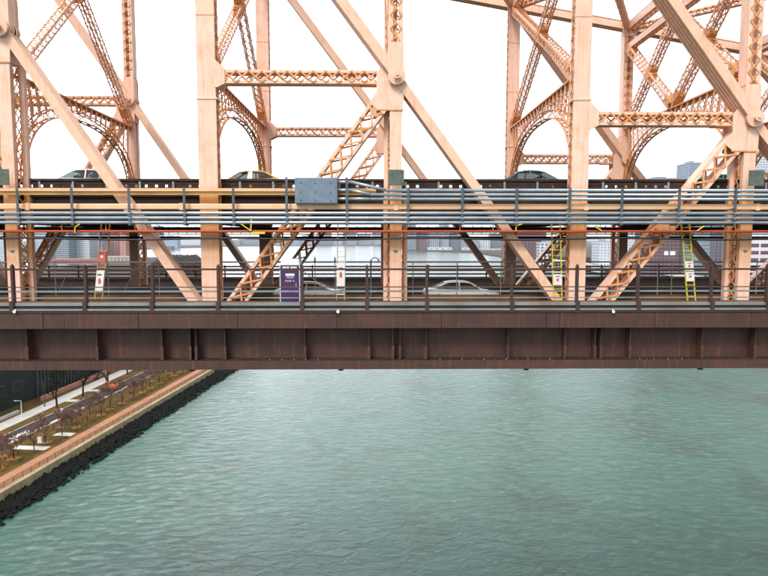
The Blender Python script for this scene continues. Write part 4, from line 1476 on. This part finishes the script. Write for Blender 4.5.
lo('window', MB().prism([(.25, 1.75), (1.22, 1.75), (1.25, 1.95), (.95, 2.6), (.28, 2.6)], .135, .149), 'fac_window', cb_)
bm = MB()
bpts = [V((.9, -.3, 1.3)), V((1.5, -.3, 3.3)), V((2.4, -.3, 4.7)), V((3.6, -.3, 5.3))]
for a_, b2 in zip(bpts[:-1], bpts[1:]):
    bm.beam(a_, b2 + (b2 - a_).normalized() * .12, YA, .38, .5)
lo('boom', bm, 'digger_black')
lo('stick', MB().beam((3.4, -.3, 5.5), (4.9, -.3, 3.4), YA, .3, .36), 'digger_black')
lo('bucket', MB().prism([(4.6, 3.6), (5.2, 3.7), (5.5, 3.1), (5.2, 2.7), (4.6, 2.8), (4.45, 3.2)], -.85, .25), 'digger_black')
lo('ram', MB().cyl((1.15, -.3, 1.5), (2.2, -.3, 4.0), .09, n=8), 'hub_metal')


# ------------------------------------------------------------------ distant buildings
def tower(name, label, px0, px1, ytop, Y, depth, wall, win, floor=3.4, bay=3.6, zb=3.0, ww=0.55, wh=0.5, group='buildings on the far shores', roof=True):
    a_, b2 = P(px0, ytop, Y), P(px1, ytop, Y)
    x0, x1, zt_ = a_.x, b2.x, a_.z
    r = empty(name, ((x0 + x1) / 2, Y, zb), label, 'building', group)
    obj('wall', MB().box(x0, x1, Y, Y + depth, zb - 1, zt_), wall, r)
    obj('roof', MB().box(x0 - .4, x1 + .4, Y - .4, Y + depth + .4, zt_, zt_ + .9), wall, r)
    if roof:
        w_ = x1 - x0
        obj('roof_plant', MB().box(x0 + w_ * .3, x0 + w_ * .62, Y + depth * .3, Y + depth * .7, zt_ + .9, zt_ + 4.5), 'fac_grey', r)
    wm = MB()
    nf = max(1, int((zt_ - zb - 1) / floor))
    nb = max(1, int((x1 - x0 - 1) / bay))
    bw_ = (x1 - x0 - 1) / nb
    fh = (zt_ - zb - 1) / nf
    for i in range(nf):
        z = zb + .5 + fh * i
        for j in range(nb):
            x = x0 + .5 + bw_ * j
            wm.box(x + bw_ * (1 - ww) / 2, x + bw_ * (1 + ww) / 2, Y - .12, Y + .1, z + fh * (1 - wh) / 2, z + fh * (1 + wh) / 2)
        sx = x0 if (x0 + x1) > 0 else x1
        nb2 = max(1, int((depth - 1) / bay))
        b3 = (depth - 1) / nb2
        for j in range(nb2):
            y = Y + .5 + b3 * j
            wm.box(sx - .12, sx + .12, y + b3 * (1 - ww) / 2, y + b3 * (1 + ww) / 2, z + fh * (1 - wh) / 2, z + fh * (1 + wh) / 2)
    obj('windows', wm, win, r, kind='stuff')
    return r


T = tower
# left: Queens side
T('apartment_tower', 'pale blue tower at the far left edge left of the first main post', -14, 8, 214, 1200, 40, 'fac_white', 'fac_window_pale', 3.6, 5, ww=.9)
T('apartment_tower', 'narrow pale blue tower right beside the first main post', 33, 46, 220, 1250, 40, 'fac_white', 'fac_window_pale', 3.6, 5, ww=.9)
T('apartment_tower', 'grey blue tower with horizontal window bands right of the dark laced diagonal', 54, 67, 214, 1150, 35, 'fac_blue', 'fac_window', 3.6, 5, ww=.92)
T('apartment_tower', 'dark slate slab between the grey blue and the white tower', 66, 74, 226, 1300, 35, 'fac_slate', 'fac_window', 3.6, 5)
T('apartment_tower', 'bright white tower left of the orange ladder', 73, 88, 218, 1180, 35, 'fac_white', 'fac_window_pale', 3.6, 5, ww=.9)
T('apartment_tower', 'blue grey tower just left of the orange ladder', 89, 101, 228, 1300, 35, 'fac_blue', 'fac_window', 3.6, 4.5)
T('brick_tower', 'wide red brick block right of the orange ladder', 107, 117.5, 222, 1250, 40, 'fac_brick', 'fac_window', 3.4, 5.5)
T('brick_tower', 'narrow red brick block beside the dark far post', 119, 125.5, 230, 1220, 40, 'fac_brick', 'fac_beige', 3.4, 5.5)
T('apartment_tower', 'grey slab behind the narrow red brick block', 124, 131, 226, 1500, 40, 'fac_slate', 'fac_window', 3.6, 5)
T('low_building', 'low beige building at the foot of the red brick blocks', 98, 132, 257, 1090, 30, 'fac_beige', 'fac_window', 3.5, 6, roof=False)
T('low_building', 'long low brick building below the white towers', 50, 97, 259.5, 1085, 30, 'fac_brick', 'fac_window', 3.5, 6, roof=False)
T('low_building', 'low dark shed on the spit beyond the left diagonal', 163, 172, 246.5, 2300, 30, 'fac_slate', 'fac_window', 4, 8, roof=False)
T('apartment_tower', 'faint blue tower above the dark shed', 153, 160, 226, 2700, 50, 'fac_blue', 'fac_window', 4, 8)
T('apartment_tower', 'faint grey blue block right of the faint blue tower', 161, 177, 236, 2900, 50, 'fac_blue', 'fac_window_pale', 4, 8)
T('apartment_tower', 'faint pale block left of the first solid post', 180, 200, 238.5, 4300, 60, 'fac_white', 'fac_window_pale', 5, 12)
# centre: far reach
rnd = random.Random(5)
cen = [(222, 240, 240.6), (238, 262, 239.4), (276, 300, 240.2), (302, 316, 235), (317, 331, 232), (332, 342, 238), (343, 356, 230), (357, 371, 234), (372, 384, 228)]
mm = ['fac_grey', 'fac_slate', 'fac_blue', 'fac_grey', 'fac_slate', 'fac_blue', 'fac_grey', 'fac_slate', 'fac_blue']  # fade of the air haze is put into these blue-grey wall colours
for k, (a_, b2, yt) in enumerate(cen):
    T('skyline_block', f'{ordn[k]} hazy block on the distant centre shoreline, counted from the left', a_, b2, yt, 4330 + 40 * k, 80, mm[k], 'fac_window_pale' if k % 2 else 'fac_window', 6, 14)
cen2 = [(405, 416, 222, 'fac_slate'), (417, 427, 228, 'fac_maroon'), (428, 439, 233, 'fac_blue'), (440, 449, 224, 'fac_grey'), (450, 459, 230, 'fac_slate'), (460, 470, 236, 'fac_blue'), (471, 479, 240.5, 'fac_grey'), (480, 490, 240.3, 'fac_white'), (491, 502, 234, 'fac_slate'), (503, 511, 240, 'fac_blue')]
for k, (a_, b2, yt, m_) in enumerate(cen2):
    T('skyline_block', f'{ordn[k]} grey block on the shoreline right of the middle main post, counted from the left', a_, b2, yt, 2480 + 25 * k, 60, m_, 'fac_window_pale' if k % 3 == 0 else 'fac_window', 5, 9)
for k, (a_, b2, yt) in enumerate(((428, 452, 247.6), (462, 476, 248), (478, 504, 249.0))):
    T('pier_shed', ('left', 'middle', 'right')[k] + ' of the three long low white pier sheds at the far water edge', a_, b2, yt, 2400, 18, 'fac_white', 'fac_window_pale', 5, 20, roof=False)
# right: Manhattan side
T('office_block', 'wide dark maroon block left of the yellow ladder behind the diagonal', 509, 547, 206, 900, 50, 'fac_maroon', 'fac_slate', 4, 5)
T('office_block', 'small white block behind the left yellow ladder', 540, 553, 243, 860, 20, 'fac_white', 'fac_window', 4, 5)
T('apartment_tower', 'pale blue white block right of the second tall post', 600, 614, 243, 800, 30, 'fac_white', 'fac_window_pale', 3.6, 4)
T('apartment_tower', 'light glass block seen beside the right laced diagonal', 628, 640, 232, 780, 25, 'fac_white', 'fac_window_pale', 3.6, 3.2)
mbk = T('brick_tower', 'dark maroon brick block left of the right yellow ladder', 653, 682, 198, 620, 40, 'fac_maroon', 'fac_slate', 3.6, 4)
for k, (a_, b2) in enumerate(((664.5, 668), (670.5, 675))):
    p0_, p1_ = P(a_, 251.5, 619.6), P(b2, 255, 619.6)
    obj('lit_window', MB().box(p0_.x, p1_.x, 619.5, 619.8, p1_.z, p0_.z), 'lit_window', mbk)
T('office_block', 'grey glass block right of the right yellow ladder', 695, 712, 204, 600, 30, 'fac_glass', 'fac_window_pale', 3.6, 2.5, ww=.8)
T('apartment_tower', 'white apartment block with dark window bands at the right edge', 750, 800, 190, 560, 40, 'fac_white', 'fac_maroon', 6.5, 10, ww=.85, wh=.5)
T('office_block', 'low pale blue office block above the upper roadway', 651, 684, 178.5, 950, 60, 'fac_blue', 'fac_window_pale', 3.8, 3, ww=.9)
T('apartment_tower', 'dark topped tower behind the right laced diagonal', 689, 703, 163, 1000, 40, 'fac_blue', 'fac_slate', 3.6, 4, ww=.8)
T('apartment_tower', 'tall pale glass tower behind the right main post', 752, 790, 153, 900, 40, 'fac_white', 'fac_window_pale', 3.6, 4, ww=.8)
T('apartment_tower', 'slate block between the white block and right main post', 716, 735, 214, 700, 30, 'fac_slate', 'fac_maroon', 3.6, 4)
# riverside highway deck on the Manhattan shore
hw_ = empty('highway_deck', (306, 700, 3), 'pale riverside highway deck along the right hand shore', 'highway')
obj('deck', MB().box(301, 322, 120, 1150, 9.2, 10.4), 'sidewalk_concrete', hw_)
obj('parapet', MB().box(300.4, 300.95, 120, 1150, 9.3, 11.4), 'sidewalk_concrete', hw_)
for k in range(52):
    y = 130 + k * 20
    obj('column', MB().box(302, 304, y, y + 1.5, 3, 9.2), 'sidewalk_concrete', hw_)
# scrub on the island's tip and along the far shores
sc_ = MB()
for k in range(9000):
    u = random.random()
    if u < 0.5:
        y = random.uniform(700, 1490)
        f_ = (y - 600) / 900
        x = -150 - 290 * f_ - random.uniform(5, 90)
        z, r_ = LZ, random.uniform(1.0, 2.2)
        zz = LZ + random.uniform(0, 5)
    else:
        y = random.uniform(400, 1200)
        x = random.uniform(325, 400)
        zz = 3 + random.uniform(0, 9)
        r_ = random.uniform(.8, 1.8)
    a_ = random.uniform(0, 6.28)
    t_ = random.uniform(-.6, .6)
    dx, dy = V((math.cos(a_), math.sin(a_), t_)) * r_, V((-math.sin(a_) * .4, math.cos(a_) * .4, 1)) * r_ * .7
    c_ = V((x, y, zz + .6))
    sc_.add([c_ - dx - dy, c_ + dx - dy * .6, c_ + dx * .7 + dy, c_ - dx * .6 + dy * .8], [(0, 1, 2, 3)])
tag(obj('shore_scrub', sc_, 'bark'), 'brown leafless scrub and trees along the distant shores', 'scrub', kind='stuff')

# ------------------------------------------------------------------ haze
m, nt, b, out = new_mat('haze_air')
nt.nodes.remove(b)
vol = nt.nodes.new('ShaderNodeVolumePrincipled')
vol.inputs['Color'].default_value = (0.86, 0.91, 1.0, 1)
vol.inputs['Density'].default_value = 0.00007
vol.inputs['Anisotropy'].default_value = 0.2
nt.links.new(vol.outputs[0], out.inputs['Volume'])
hz = obj('haze', MB().box(-7000, 7000, -400, 9000, -4, 330), 'haze_air')
tag(hz, 'thin pale air haze over the whole river', 'haze', kind='stuff')
